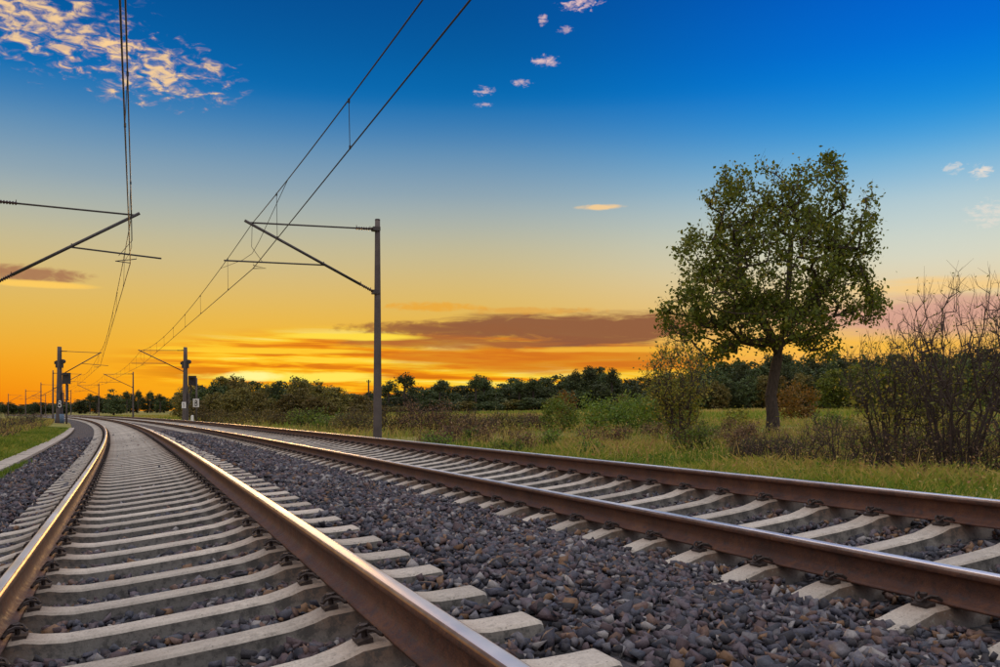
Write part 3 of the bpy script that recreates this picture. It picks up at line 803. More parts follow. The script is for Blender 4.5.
def wires(side, label):
    root = empty('overhead_line', P(31.5, CON[side][0], 5.6)); tag(root, label, 'overhead wires')
    off = np.array(root.location)
    cl, cz = CON[side]; ml, mz = MES[side]
    cpts = []; mpts = []; drops = []
    for a, b in zip(MASTS[:-1], MASTS[1:]):
        st_ = .2 if a < 0 else 0.0
        A, B = np.array(P(a, cl + st_, cz)), np.array(P(b, cl, cz)); MA, MBp = np.array(P(a, ml + st_, mz)), np.array(P(b, ml, mz))
        n = 26
        for i_ in range(n):
            q = i_ / n
            c_ = A + (B - A) * q; m_ = MA + (MBp - MA) * q; m_[2] -= .92 * 4 * q * (1 - q)
            cpts.append(c_ - off); mpts.append(m_ - off)
        nd = 9
        for i_ in range(1, nd):
            q = i_ / nd if i_ not in (1, nd - 1) else (.085 if i_ == 1 else .915)
            c_ = A + (B - A) * q; m_ = MA + (MBp - MA) * q; m_[2] -= .92 * 4 * q * (1 - q)
            drop = MB(); drops.append(drop)
            drop.tube([c_ - off, m_ - off], .007, 4)
            drop.tube([m_ - off + np.array([0, 0, -.06]), m_ - off + np.array([0, 0, .02])], .022, 5)
            drop.tube([c_ - off + np.array([0, 0, -.01]), c_ - off + np.array([0, 0, .06])], .02, 5)
    cpts.append(np.array(P(MASTS[-1], cl, cz)) - off); mpts.append(np.array(P(MASTS[-1], ml, mz)) - off)
    m = MB(); m.tube(cpts, .0135, 6); m.build('contact_wire', M_WIRE, root)
    m = MB(); m.tube(mpts, .0135, 6); m.build('messenger_wire', M_WIRE, root)
    for drop in drops: drop.build('dropper', M_WIRE, root)
    # stitch rope hung below the messenger on both sides of the mast in view
    m = MB(); s = MASTS[1]
    Mt = np.array(P(s, ml, mz)); prev = np.array(P(MASTS[0], ml + .2, mz)); nxt = np.array(P(MASTS[2], ml, mz))
    for q_end in (prev, nxt):
        q = .115; e = Mt + (q_end - Mt) * q; e[2] -= .92 * 4 * q * (1 - q)
        mid = Mt + (q_end - Mt) * .03; mid[2] = cz + .62
        m.tube([np.array(P(s, ml, cz + .52)) - off, mid - off, e - off], .0085, 5)
    m.build('stitch_wire', M_WIRE, root)
    return root


wires('L', 'pair of dark overhead wires hung above the left track')
wires('R', 'pair of dark overhead wires with droppers slanting above the right track')

# ------------------------------------------------------------------ signals, markers, far pole
def eight(mb, x, y, z, r):
    for dz_, rr_ in ((r * .92, r * .8), (-r * .85, r)):
        a = np.linspace(0, 2 * math.pi, 15)
        mb.tube([(x + rr_ * math.cos(q) * .8, y, z + dz_ + rr_ * math.sin(q)) for q in a], r * .24, 5)


p = at(196.5, 97); p.z = -.5
sg = empty('railway_signal', p); tag(sg, 'railway signal with dark head and white numbered plate behind twin-pole mast', 'signal')
m = MB(); m.tube([(0, 0, -.3), (0, 0, 5.0)], .10, 10); m.build('post', M_MAST, sg, True)
m = MB(); m.box((-.45, 0, 4.72), (.78, .35, 1.05)); m.box((-.45, -.30, 5.0), (.5, .3, .06)); m.box((-.62, 0, 3.75), (.12, .12, .95)); m.box((.30, 0, 4.15), (.75, .05, .05)); m.box((.62, 0, 4.1), (.1, .1, .32)); hd = m.build('signal_head', M_BOX, sg)
m = MB(); m.box((0, -.14, 2.3), (.66, .03, .92)); pl = m.build('sign_plate', M_WHITE, sg)
m = MB(); eight(m, 0, -.165, 2.3, .17); m.build('numeral', M_BOX, pl)
p = at(69, 98); p.z = -.45
sg = empty('railway_signal', P(103.0, -3.12, -.45)); tag(sg, 'railway signal with dark head on post close to blue-based mast, left side', 'signal')
m = MB(); m.tube([(0, 0, -.3), (0, 0, 4.2)], .09, 10); m.build('post', M_MAST, sg, True)
m = MB(); m.box((0, 0, 4.75), (.72, .35, 1.15)); m.box((0, -.3, 5.1), (.5, .3, .06)); m.box((.1, 0, 3.3), (.14, .14, 1.7)); m.box((0, 0, 2.5), (.5, .3, .08)); m.build('signal_head', M_BOX, sg)
m = MB(); m.box((-.62, -.16, 2.1), (.66, .03, .92)); m.tube([(-.62, -.14, 2.1), (0, 0, 2.1)], .03, 6); pl = m.build('sign_plate', M_BOX, sg)
m = MB(); eight(m, -.62, -.185, 2.1, .19); m.build('numeral', M_WHITE, pl)
p = at(192.3, 94); p.z = -.5
kp = empty('marker_post', p); tag(kp, 'short white marker post at the foot of the twin-pole mast', 'post')
m = MB(); m.box((0, 0, .35), (.26, .14, 1.1)); m.build('stone', M_WHITE, kp)
m = MB(); m.add([(-.13, -.07, .902), (.13, -.07, .902), (.13, .07, .902), (-.13, .07, .902), (0, 0, 1.0)], [(0, 1, 4), (1, 2, 4), (2, 3, 4), (3, 0, 4)]); m.build('top', M_WHITE, kp)
p = at(368.6, 210)
up = empty('utility_pole', p); tag(up, 'thin distant wooden utility pole rising above the shrubs behind the near mast', 'pole')
m = MB(); m.tube([(0, 0, -.3), (0, 0, 8.2)], [.22, .16], 10); m.build('pole', M_BARK, up)
m = MB(); m.box((0, 0, 7.7), (1.0, .14, .14)); m.tube([(-.4, 0, 7.7), (-.4, 0, 8.05)], .06, 6); m.tube([(.4, 0, 7.7), (.4, 0, 8.05)], .06, 6); m.build('crossarm', M_BARK, up)

# ------------------------------------------------------------------ woody plants
def grow(trunk, targets, r, seg=.35, tip_r=.008, power=2.4, wob=.12, low_bias=.35, bend=.35, upright=0.0):
    """trunk: list of points; each target is joined to the nearest fitting node by a bent branch. returns segs (p0,p1,r0,r1), tips"""
    N = [np.array(trunk[0], float)]; par = [-1]
    def extend(i, pts):
        for q in pts:
            N.append(np.array(q, float)); par.append(i); i = len(N) - 1
        return i
    stems = trunk if isinstance(trunk[0][0], (list, tuple, np.ndarray)) else [trunk]
    N, par = [], []
    for st in stems:
        i = -1
        for a_, b_ in zip(st[:-1], st[1:]):
            a_, b_ = np.array(a_, float), np.array(b_, float); n = max(1, int(np.linalg.norm(b_ - a_) / seg))
            if i < 0: N.append(a_); par.append(-1); i = len(N) - 1
            i = extend(i, [a_ + (b_ - a_) * (k + 1) / n for k in range(n)])
    nst = len(N)
    zmin = min(q[2] for q in N); top = np.array(max(N, key=lambda q: q[2]))
    hmin = zmin + (top[2] - zmin) * low_bias
    A = np.array(N); order = np.argsort([np.min(np.linalg.norm(A - q, axis=1)) for q in targets])
    tips = []
    for k in order:
        tg = targets[k]; A = np.array(N); d = tg - A; L = np.linalg.norm(d, axis=1)
        cost = L + np.maximum(0, A[:, 2] - tg[2] + .1 * L) * .9 + upright * np.hypot(d[:, 0], d[:, 1])
        cost[:nst] += np.where(A[:nst, 2] < hmin, 50, 0)
        i = int(np.argmin(cost)); L = L[i]; n = max(1, int(L / seg))
        dirp = A[i] - A[par[i]] if par[i] >= 0 else np.array([0, 0, 1.0]); dirp = dirp / (np.linalg.norm(dirp) + 1e-9)
        pts = []; ctrl = A[i] * (1 - bend) + (A[i] * .5 + tg * .5) * bend + dirp * L * bend * .8 + np.array([0, 0, .08 * L]) if bend > .3 else A[i] * .55 + tg * .45 + dirp * L * bend
        for q in range(1, n + 1):
            t_ = q / n; p_ = (1 - t_) ** 2 * A[i] + 2 * t_ * (1 - t_) * ctrl + t_ * t_ * tg
            if q < n: p_ = p_ + r.normal(0, wob * seg, 3)
            pts.append(p_)
        tips.append(extend(i, pts))
    par = np.array(par); cnt = np.zeros(len(N))
    for i in tips: cnt[i] += 1
    for i in range(len(N) - 1, -1, -1):
        if par[i] >= 0: cnt[par[i]] += cnt[i]
    rad = tip_r * np.maximum(cnt, 1) ** (1 / power)
    A = np.array(N); idx = np.where(par >= 0)[0]
    segs = np.concatenate([A[par[idx]], A[idx], np.minimum(rad[par[idx]], rad[idx] * 1.35)[:, None], rad[idx][:, None]], 1)
    return segs, A[tips], A, rad, nst


def in_lumps(lumps, n, r, shell=.55):
    """points inside a union of ellipsoids (cx,cy,cz,rx,ry,rz), favouring the outer shell"""
    lumps = np.array(lumps, float); vol = lumps[:, 3] * lumps[:, 4] * lumps[:, 5]
    k = r.choice(len(lumps), n, p=vol ** .8 / (vol ** .8).sum())
    d = unit(r.normal(size=(n, 3))) * (r.random((n, 1)) ** (1 / 3) * (1 - shell) + shell * r.random((n, 1)) ** .25)
    return lumps[k, :3] + d * lumps[k, 3:]


def leaf_part(name, c_, size, m, parent, r, bias=0.0, tint_z=0.0, asp=.6):
    sz = size * np.exp(r.normal(0, .25, len(c_)))
    v, f = quads_at(c_, sz * asp, sz, bias, r)
    tn = np.clip(r.beta(1.6, 2.2, len(c_)), 0, 1)
    return link(name, np_mesh(name, v, f, np.repeat(tn, 4)), parent, [m])


def twig_segs(tips, r, n, ln, rad, up=.4):
    """short shoots fanning from branch tips"""
    p0 = np.repeat(tips, n, 0); d = unit(r.normal(size=p0.shape) + np.array([0, 0, up])); l = ln * r.uniform(.4, 1.2, (len(p0), 1))
    p1 = p0 + d * l
    return np.concatenate([p0, p1, np.full((len(p0), 1), rad), np.full((len(p0), 1), rad * .5)], 1)


# the lone tree
def lone_tree():
    r = np.random.default_rng(77); Z = 40.0; k = Z / FPX; base = at(774, Z)
    X = lambda u: (u - 774) * k
    Y = lambda v: (434.5 - v) * k
    root = empty('broadleaf_tree', base); tag(root, 'tall lone leafy tree with rounded crown standing in the meadow', 'tree')
    lumps = [(X(u), dy, Y(v), a * k, b_ * k, c_ * k) for u, v, a, b_, c_, dy in
             [(780, 262, 68, 80, 66, 0), (712, 296, 40, 55, 36, -.5), (846, 292, 36, 55, 34, .4), (812, 198, 34, 50, 34, 0), (744, 208, 36, 50, 34, .3), (846, 232, 32, 45, 30, -.4),
              (770, 322, 66, 75, 26, 0), (686, 322, 26, 35, 22, .4), (872, 303, 18, 26, 20, 0), (700, 252, 24, 40, 26, 0), (826, 170, 14, 18, 14, 0), (738, 176, 16, 20, 14, 0), (788, 176, 20, 24, 14, .2),
              (868, 208, 10, 14, 16, 0), (672, 298, 12, 16, 14, 0), (884, 290, 8, 10, 12, 0), (716, 196, 12, 14, 14, 0), (690, 276, 12, 14, 10, 0), (820, 345, 26, 30, 13, 0), (716, 348, 26, 30, 12, 0), (862, 258, 18, 24, 16, 0),
              (758, 164, 7, 8, 9, 0), (822, 157, 6, 8, 8, 0), (870, 184, 5, 6, 8, 0), (801, 163, 7, 8, 8, 0), (725, 172, 6, 7, 9, 0), (841, 190, 10, 12, 14, 0), (893, 272, 4, 5, 5, 0), (660, 315, 7, 9, 12, 0)]]
    tg = in_lumps(lumps, 1250, r)
    trunk = [[(X(773), 0, -.3), (X(773), 0, Y(415)), (X(771), .05, Y(395)), (X(775), 0, Y(370)), (X(780), 0, Y(345)), (X(786), .1, Y(315)), (X(790), .1, Y(275)), (X(792), .1, Y(235))],
             [(X(779), 0, Y(350)), (X(765), .2, Y(320)), (X(748), .3, Y(290)), (X(738), .3, Y(250))], [(X(783), 0, Y(330)), (X(806), -.2, Y(305)), (X(828), -.3, Y(280)), (X(838), -.3, Y(250))]]
    segs, tips, A, rad, nst = grow(trunk, tg, r, seg=.38, tip_r=.012, power=2.15, low_bias=.22)
    # flare of the stem, thick enough over its clear length
    n0 = segs[:, 5] < Y(345); onstem = n0 & (np.abs(segs[:, 3] - X(776)) < .5) & (np.abs(segs[:, 4]) < .4)
    def stem_r(z): return np.interp(z, [-.4, .15, .7, 2.0, 3.4, 4.2], [.44, .36, .285, .25, .235, .21])
    segs[onstem, 6] = stem_r(segs[onstem, 2]); segs[onstem, 7] = stem_r(segs[onstem, 5])
    thick = segs[:, 7] > .03
    v1, f1 = tubes(segs[thick], 9); me = np_mesh('trunk', v1, f1, smooth=True)
    link('trunk', me, root, [M_BARK])
    v2, f2 = tubes(np.concatenate([segs[~thick], twig_segs(tips, r, 3, .45, .006, .5)]), 4); link('branches', np_mesh('branches', v2, f2), root, [M_TWIG])
    cnt = np.clip(r.gamma(1.4, 17.0, len(tips)), 0, 80).astype(int); rp = np.repeat(tips, cnt, 0)
    c_ = np.concatenate([rp + r.normal(0, .21, rp.shape), in_lumps(lumps, 2600, r, .1)])
    leaf_part('crown', c_, .165, L_TREE, root, r)
    return root


lone_tree()


def shrub(name, label, u, Z, h, wd, stems, ntip, leaf, lm, seed, shape='vase', nleaf=10, lsize=.06, twigs=3, twl=.35, twr=.004, group=None, cat='shrub', tipr=.005, dep=None, power=2.3, spread=.3, bark=None):
    """many-stemmed bush of height h and width wd; leaf clumps spread round every shoot"""
    r = np.random.default_rng(seed); base = at(u, Z)
    root = empty(name, base); tag(root, label, cat, group); dep = dep or wd
    if shape == 'vase':
        lumps = [(0, 0, h * .66, wd / 2, dep / 2, h * .36), (wd * .1, 0, h * .40, wd * .38, dep * .38, h * .28)]
    elif shape == 'round':
        lumps = [(0, 0, h * .5, wd / 2, dep / 2, h * .48), (-wd * .22, 0, h * .38, wd * .32, dep * .3, h * .36), (wd * .24, 0, h * .42, wd * .3, dep * .3, h * .38)]
    elif shape == 'mound':
        lumps = [(q * wd, r.uniform(-.2, .2) * dep, h * r.uniform(.3, .5), wd * .22, dep * .35, h * r.uniform(.35, .52)) for q in np.linspace(-.38, .38, 6)]
    else:   # slender
        lumps = [(0, 0, h * .62, wd / 2, dep / 2, h * .38), (0, 0, h * .38, wd * .42, dep * .4, h * .25)]
    tg = in_lumps(lumps, ntip, r, .45); tg[:, 2] = np.maximum(tg[:, 2], .08)
    if shape == 'vase': tg[:, 2] *= 1 + .12 * r.normal(size=len(tg))
    tr_ = []
    for k in range(stems):
        a = r.uniform(0, 2 * math.pi); q = r.uniform(.0, .12) * wd if stems > 1 else 0
        b0 = np.array([math.cos(a) * q, math.sin(a) * q, -.12]); e = np.array([math.cos(a) * wd * spread * r.uniform(.3, 1) * (stems > 1), math.sin(a) * dep * spread * r.uniform(.3, 1) * (stems > 1), h * (r.uniform(.6, .95) if shape == 'vase' else r.uniform(.45, .75))])
        mid = b0 * .6 + e * .4 + r.normal(0, .04 * h, 3) * np.array([1, 1, 0]); mid[2] = e[2] * .5
        tr_.append([tuple(b0), tuple(mid), tuple(e)])
    segs, tips, *_ = grow(tr_, tg, r, seg=max(.12, h * .05), tip_r=tipr, power=power, wob=.10, low_bias=.12, bend=.1, upright=1.6 if shape in ('vase', 'slender') else .3)
    allseg = np.concatenate([segs, twig_segs(tips, r, twigs, twl, twr, 2.2)]) if twigs else segs
    v, f = tubes(allseg, 4); link('stems', np_mesh('stems', v, f), root, [bark or M_TWIG])
    if nleaf:
        c_ = np.repeat(tips, nleaf, 0) + r.normal(0, twl * .45 + .02, (len(tips) * nleaf, 3)); c_[:, 2] = np.maximum(c_[:, 2], .03)
        leaf_part('foliage', c_, lsize, lm, root, r)
    return root


# young tree beside the lone tree, and bare bushes by the right track
shrub('young_tree', 'slender young tree with thin yellowing leaves left of the lone tree', 677, 30, 3.75, 2.2, 3, 320, True, L_YELL, 201, 'slender', 13, .085, 4, .34, .005, cat='tree', tipr=.0065, power=2.35, spread=.16)
shrub('bare_bush', 'tall nearly leafless dark bush with thick stems beside the right track', 962, 17.2, 3.45, 3.0, 15, 800, True, L_YELL, 202, 'vase', 1, .05, 3, .34, .003, tipr=.0046, power=2.3, bark=M_TWIG, spread=.46)
shrub('bare_bush', 'nearly leafless bush at the right of the thick-stemmed bare bush', 1035, 17.8, 3.5, 2.6, 11, 500, True, L_YELL, 203, 'vase', 2, .05, 3, .34, .003, tipr=.0046, power=2.3, spread=.46)
shrub('olive_bush', 'straggly olive bush with sparse yellow leaves left of the tall bare bush', 893, 18.6, 2.75, 2.3, 11, 380, True, L_YELL, 204, 'vase', 5, .06, 4, .35, .0034, tipr=.0045, power=2.3, spread=.42)
shrub('olive_bush', 'low leafy bush with yellow green leaves under the tall bare bush', 935, 20.5, 2.6, 2.4, 4, 160, True, L_YELL, 206, 'round', 9, .07, 3, .3, .004, tipr=.006, power=2.1)
shrub('olive_bush', 'leafy green bush behind the right-hand bare bush', 1005, 23.0, 2.6, 2.6, 4, 160, True, L_GREEN, 207, 'round', 9, .07, 3, .3, .004, tipr=.006, power=2.1)
BL = ['leafless plum brown bramble in front of the lone tree trunk', 'leafless bramble just right of the one before the lone tree', 'waist-high plum brown bramble midway between lone tree and olive bush',
      'tangled brown bramble at the left foot of the straggly olive bush', 'tangled brown bramble at the right foot of the straggly olive bush', 'tangled brown bramble at the left foot of the tall bare bush',
      'tangled brown bramble at the right foot of the tall bare bush', 'leafless bramble at the foot of the right-hand bare bush', 'leafless bramble beyond the right-hand bare bush, last of the row', 'smallest low bramble of the row, left of the lone tree trunk']
for k, (u, Z, h, wd) in enumerate([(774, 22.5, .75, 1.3), (806, 20.8, 1.05, 1.5), (838, 21.5, 1.45, 1.4), (868, 19, 1.15, 1.5), (905, 17.8, 1.0, 1.3), (930, 17.2, 1.25, 1.3), (985, 16.8, .95, 1.4), (1020, 16.4, 1.2, 1.4), (1060, 16.2, .9, 1.6), (748, 23.5, .5, .9)]):
    shrub('dry_bramble', BL[k], u, Z, h, wd, 9, 170, True, L_BROWN, 300 + k, 'mound', 3, .045, 3, .26, .0034, 'dry brambles beside the right track', 'bramble', .0042, power=2.6)

# shrubs out in the meadow
shrub('round_bush', 'round rusty orange bush in the meadow behind the lone tree trunk', 796, 70, 3.2, 3.3, 4, 120, True, L_ORANGE, 401, 'round', 22, .17, 0, .42, .005)
shrub('green_bush', 'bright fresh green bush with yellow tips on the meadow edge', 561, 47, 1.9, 1.9, 4, 90, True, L_GREEN, 402, 'round', 24, .11, 0, .3, .005)
shrub('orange_bush', 'small orange brown bush standing behind the bright green bush', 566, 62, 2.6, 1.5, 3, 60, True, L_ORANGE, 403, 'round', 22, .15, 0, .35, .005)
shrub('dark_bush', 'small dark green rounded bush right of the bright green bush', 596, 46, 1.15, 1.0, 3, 60, True, L_TREE, 404, 'round', 24, .09, 0, .2, .004)
shrub('willow_bush', 'wide mid green bush mass left of the young tree', 640, 43, 2.0, 4.6, 7, 210, True, L_GREEN, 405, 'mound', 22, .12, 0, .33, .005, dep=2.5)
shrub('willow_bush', 'deep green bush directly behind the young tree', 668, 46, 2.3, 3.2, 5, 150, True, L_TREE, 406, 'round', 22, .12, 0, .33, .005)
shrub('willow_bush', 'low broad green bush on the slope rising towards the wood', 622, 62, 2.3, 6.0, 7, 200, True, L_GREEN, 407, 'mound', 22, .15, 0, .4, .005, dep=3)
shrub('meadow_bush', 'small olive bush between the young tree and the lone tree', 738, 40, 1.35, 1.3, 3, 60, True, L_YELL, 408, 'round', 14, .09, 0, .22, .004)
shrub('meadow_bush', 'low green bush in the meadow right of the lone tree trunk', 835, 44, 1.0, 1.9, 4, 70, True, L_GREEN, 409, 'mound', 18, .10, 0, .22, .004)
TL = ['tall olive thicket immediately right of the tall slim mast', 'tall brown thicket, second from the tall slim mast', 'olive autumn thicket, third right of the tall slim mast', 'low brown thicket at the open end of the thicket row',
      'low olive weeds thicket midway between thicket row and bright green bush', 'low brown thicket just left of the bright green bush', 'olive autumn thicket immediately left of the tall slim mast']
BR = [(395, 47, 2.0, 2.8), (425, 46, 1.95, 2.8), (452, 47, 1.7, 2.4), (476, 44, 1.1, 1.9), (505, 47, 1.0, 2.4), (530, 50, 1.0, 2.2), (362, 55, 1.6, 2.8)]
for k, (u, Z, h, wd) in enumerate(BR):
    shrub('brown_thicket', TL[k], u, Z, h, wd, 8, 190, True, L_BROWN if k % 2 else L_OLIVE, 500 + k, 'mound', 11, .085, 3, .35, .006, 'brown thickets behind the slim mast', 'thicket', .007, dep=2.2)
HG = [(207, 100, 2.0, 4.5), (232, 88, 1.6, 4.0), (262, 80, 1.7, 4.0), (288, 74, 1.5, 3.6), (310, 66, 1.9, 2.6), (333, 62, 1.2, 2.8), (352, 58, 1.3, 2.4)]
for k, (u, Z, h, wd) in enumerate(HG):
    shrub('trackside_shrub', 'low fresh green shrub in the hedge row beyond the right track' if k in (4, 5) else 'low olive brown shrub in the hedge row beyond the right track', u, Z, h, wd, 7, 130, True, L_GREEN if k in (4, 5) else L_OLIVE, 520 + k, 'mound', 14, .13, 2, .4, .008, 'trackside hedge shrubs', 'shrub', .008, dep=2.4)
rw = random.Random(21)
for k in range(26):
    u, Z = rw.uniform(430, 760), rw.uniform(24, 38); h = rw.uniform(.5, .95)
    brown = rw.random() < .55
    shrub('weed_clump', 'knee-high rusty brown weed clump in the straw grass of the meadow' if brown else 'knee-high dark green weed clump in the straw grass of the meadow', u, Z, h, rw.uniform(.5, 1.1), 9, 80, True, L_BROWN if brown else L_GREEN, 600 + k, 'mound', 11, .06, 2, .16, .004,
          'rusty weeds in the meadow' if brown else 'green weeds in the meadow', 'weeds', .004, dep=.6)


def uz(s_, o_):
    x_, y_, _ = fr(s_, o_); return UH + FPX * float(x_ / y_), float(y_)


LS = [(18, -5.2, .85, 1.3), (22, -5.0, 1.0, 1.5), (27, -5.3, 1.1, 1.7), (33, -5.0, 1.05, 1.8), (40, -5.1, 1.1, 2.0), (48, -5.2, 1.15, 2.0), (57, -5.0, 1.1, 2.0), (68, -5.1, 1.15, 2.2), (82, -5.4, 1.2, 2.4), (25, -7.0, 1.2, 2.0), (36, -7.4, 1.3, 2.2), (50, -7.8, 1.35, 2.4), (66, -8.4, 1.4, 2.6)]
for k, (s_, o_, h, wd) in enumerate(LS):
    u, Z = uz(s_, o_)
    shrub('weed_clump', 'rank brown and green weed clump on the left bank above the grass verge', u, Z, h, wd, 12, 110, True, (L_BROWN, L_OLIVE, L_BROWN, L_GREEN)[k % 4], 540 + k, 'mound', 9, .05, 3, .25, .005, 'weeds on the left bank', 'weeds', .005, dep=1.3)

# ------------------------------------------------------------------ the far wood: individual trees copied from a few kinds
def far_proto(kind, seed):
    """tree about 10 m high: returns meshes (trunk, crown)"""
    r = np.random.default_rng(seed); h = 10.0
    if kind == 'pine':
        lum = [(r.uniform(-.6, .6), r.uniform(-.5, .5), z, a, a, .55) for z, a in ((9.3, .9), (8.6, 1.5), (7.8, 1.7), (6.9, 1.2))] + [(1.1, 0, 8.2, .9, .8, .4), (-1.3, 0, 7.4, .8, .8, .4)]
        tg = in_lumps(lum, 70, r); st = [[(0, 0, -.5), (.1, 0, 5), (0, .1, 9.2)]]; nl, ls = 22, .30
    elif kind == 'cone':
        lum = [(r.uniform(-.25, .25), 0, z, a, a, .9) for z, a in ((9.2, .5), (8.0, 1.0), (6.5, 1.6), (5.0, 2.1), (3.3, 2.5), (1.8, 2.7))]
        tg = in_lumps(lum, 120, r, .6); st = [[(0, 0, -.5), (0, 0, 9.3)]]; nl, ls = 26, .34
    else:
        lum = [(0, 0, 5.6, 2.9, 2.9, 3.9), (-1.8, 0, 4.6, 2.0, 2.2, 3.0), (1.9, 0.3, 4.9, 2.0, 2.2, 3.1), (r.uniform(-1, 1), 0, 8.2, 1.5, 1.6, 1.5), (r.uniform(-1.5, 1.5), 0, 2.2, 2.8, 2.6, 1.9)]
        tg = in_lumps(lum, 200, r, .65); st = [[(0, 0, -.5), (.2, 0, 3), (0, 0, 7.0)]]; nl, ls = 24, .36
    segs, tips, *_ = grow(st, tg, r, seg=1.2, tip_r=.03, power=2.1, low_bias=.15)
    v, f = tubes(segs, 5); tm = np_mesh('trunk', v, f); tm.materials.append(M_BARK)
    c_ = np.repeat(tips, nl, 0) + r.normal(0, .38, (len(tips) * nl, 3)) * np.array([1, 1, .7])
    sz = ls * np.exp(r.normal(0, .3, len(c_))); q, qf = quads_at(c_, sz * .75, sz, 0, r)
    cm = np_mesh('crown', q, qf, np.repeat(r.beta(1.6, 2.2, len(c_)), 4))
    return tm, cm


PROTO = {}
for kind, n in (('broad', 4), ('pine', 2), ('cone', 2)):
    PROTO[kind] = [far_proto(kind, 900 + 17 * q + len(kind)) for q in range(n)]
_crown = {}


def far_tree(kind, q, u, Z, top_v, wpx, m, label, group, rnd):
    base = at(u, Z, .2); ztop = H + (VH - top_v) / FPX * Z; h = max(2.0, ztop - base.z)
    root = empty('forest_tree', base, rnd.uniform(0, 6.28)); tag(root, label, 'tree', group)
    wid = {'broad': 6.6, 'pine': 4.2, 'cone': 5.2}[kind]
    sx_ = wpx / FPX * Z / wid
    root.scale = (sx_, sx_, h / {'broad': 9.1, 'pine': 9.9, 'cone': 9.8}[kind])
    tm, cm = PROTO[kind][q % len(PROTO[kind])]
    o = bpy.data.objects.new('trunk', tm); col.objects.link(o); o.parent = root
    key = (cm.name, m.name)
    if key not in _crown:
        c2 = cm.copy(); c2.name = 'crown'; c2.materials.append(m); _crown[key] = c2
    o = bpy.data.objects.new('crown', _crown[key]); col.objects.link(o); o.parent = root


rnd = random.Random(3)
SIL = [(-30, 402), (0, 404), (40, 402), (62, 404), (85, 397), (110, 396), (135, 394), (165, 397), (190, 388), (215, 383), (240, 379), (262, 382), (285, 386), (305, 380), (325, 387), (350, 394), (385, 391), (420, 385), (460, 384), (500, 383), (540, 380),
       (560, 377), (580, 371), (600, 370), (625, 377), (650, 380), (690, 372), (715, 364), (745, 361), (800, 358), (830, 357), (870, 358), (910, 356), (960, 354), (1010, 352), (1060, 350)]
su, sv = np.array([q[0] for q in SIL]), np.array([q[1] for q in SIL])
def sil(u): return float(np.interp(u, su, sv))
GL = 'dark leafy trees of the wood on the horizon'
def wood_label(u, low=False):
    if low: return 'low bushy tree along the foot of the far wood'
    return ('dark broadleaf tree of the far wood between slim mast and bright green bush' if u < 560 else 'dark broadleaf tree of the far wood behind the young tree' if u < 720 else 'dark broadleaf tree of the far wood behind the lone tree' if u < 850
            else 'dark broadleaf tree of the far wood behind the bare bushes')


for u in np.arange(372, 1080, 12):
    u = u + rnd.uniform(-4, 4)
    Zr = 255 if u < 640 else 215
    far_tree('broad', rnd.randrange(4), u, Zr + rnd.uniform(-8, 12), sil(u) + rnd.uniform(-2, 4), rnd.uniform(26, 40), L_DARK, wood_label(u), GL, rnd)
for u in np.arange(380, 1080, 15):
    u = u + rnd.uniform(-5, 5)
    Zr = 240 if u < 640 else 196
    far_tree('broad' if rnd.random() < .8 else 'cone', rnd.randrange(4), u, Zr + rnd.uniform(-6, 6), sil(u) + rnd.uniform(5, 12), rnd.uniform(26, 38), L_DARK, wood_label(u), GL, rnd)
for u in np.arange(376, 1080, 17):
    u = u + rnd.uniform(-5, 5)
    Zr = 228 if u < 640 else 184
    far_tree('broad', rnd.randrange(4), u, Zr + rnd.uniform(-4, 4), sil(u) + rnd.uniform(15, 20), rnd.uniform(26, 38), L_OLIVE if rnd.random() < .35 else L_DARK, wood_label(u, True), 'low trees at the foot of the far wood', rnd)
for u, tv in ((405, 373), (389, 381), (440, 380), (476, 375), (484, 377), (519, 380), (533, 378), (575, 370), (590, 367), (612, 369)):
    far_tree('pine', rnd.randrange(2), u, 236 + rnd.uniform(-5, 5), tv, rnd.uniform(12, 20), L_DARK, 'slim pine with open crown sticking up above the far wood', 'pines above the far wood', rnd)
for u, Z, tv, wp in ((835, 150, 372, 34), (862, 146, 366, 36), (888, 140, 370, 40), (918, 136, 368, 40), (955, 130, 366, 46), (995, 128, 362, 44)):
    far_tree('broad', rnd.randrange(4), u, Z, tv, wp, L_TREE, 'mid green leafy tree standing before the dark wood, right of the lone tree', 'green trees before the dark wood', rnd)
for u in np.arange(192, 372, 9):
    u = u + rnd.uniform(-3, 3)
    far_tree('broad', rnd.randrange(4), u, 165 + rnd.uniform(-12, 12), sil(u) + rnd.uniform(-3, 4), rnd.uniform(24, 36), L_OLIVE if rnd.random() < .6 else L_DARK, 'brownish leafy tree in the clump under the setting sun', 'trees under the setting sun', rnd)
for u in np.arange(200, 372, 15):
    u = u + rnd.uniform(-3, 3)
    far_tree('broad', rnd.randrange(4), u, 140 + rnd.uniform(-8, 8), sil(u) + rnd.uniform(9, 16), rnd.uniform(22, 32), L_OLIVE, 'brownish leafy tree in the clump under the setting sun', 'trees under the setting sun', rnd)
far_tree('cone', 0, 113.5, 330, 387, 22, L_DARK, 'stout dark conical tree beyond the bend of the tracks', None, rnd)
for u in np.arange(-40, 195, 9):
    u = u + rnd.uniform(-3, 3)
    far_tree('broad', rnd.randrange(4), u, 520 + rnd.uniform(-25, 25), sil(u) + rnd.uniform(-1.5, 3), rnd.uniform(14, 22), L_DARK, 'small dark tree on the low horizon beyond the masts', 'trees beyond the masts', rnd)
for u, tv in ((90, 394), (97, 396), (127, 391), (138, 390), (150, 391), (160, 394)):
    far_tree('pine', rnd.randrange(2), u, 470, tv, rnd.uniform(7, 11), L_DARK, 'small dark pine on the low horizon beyond the masts', 'pines beyond the masts', rnd)

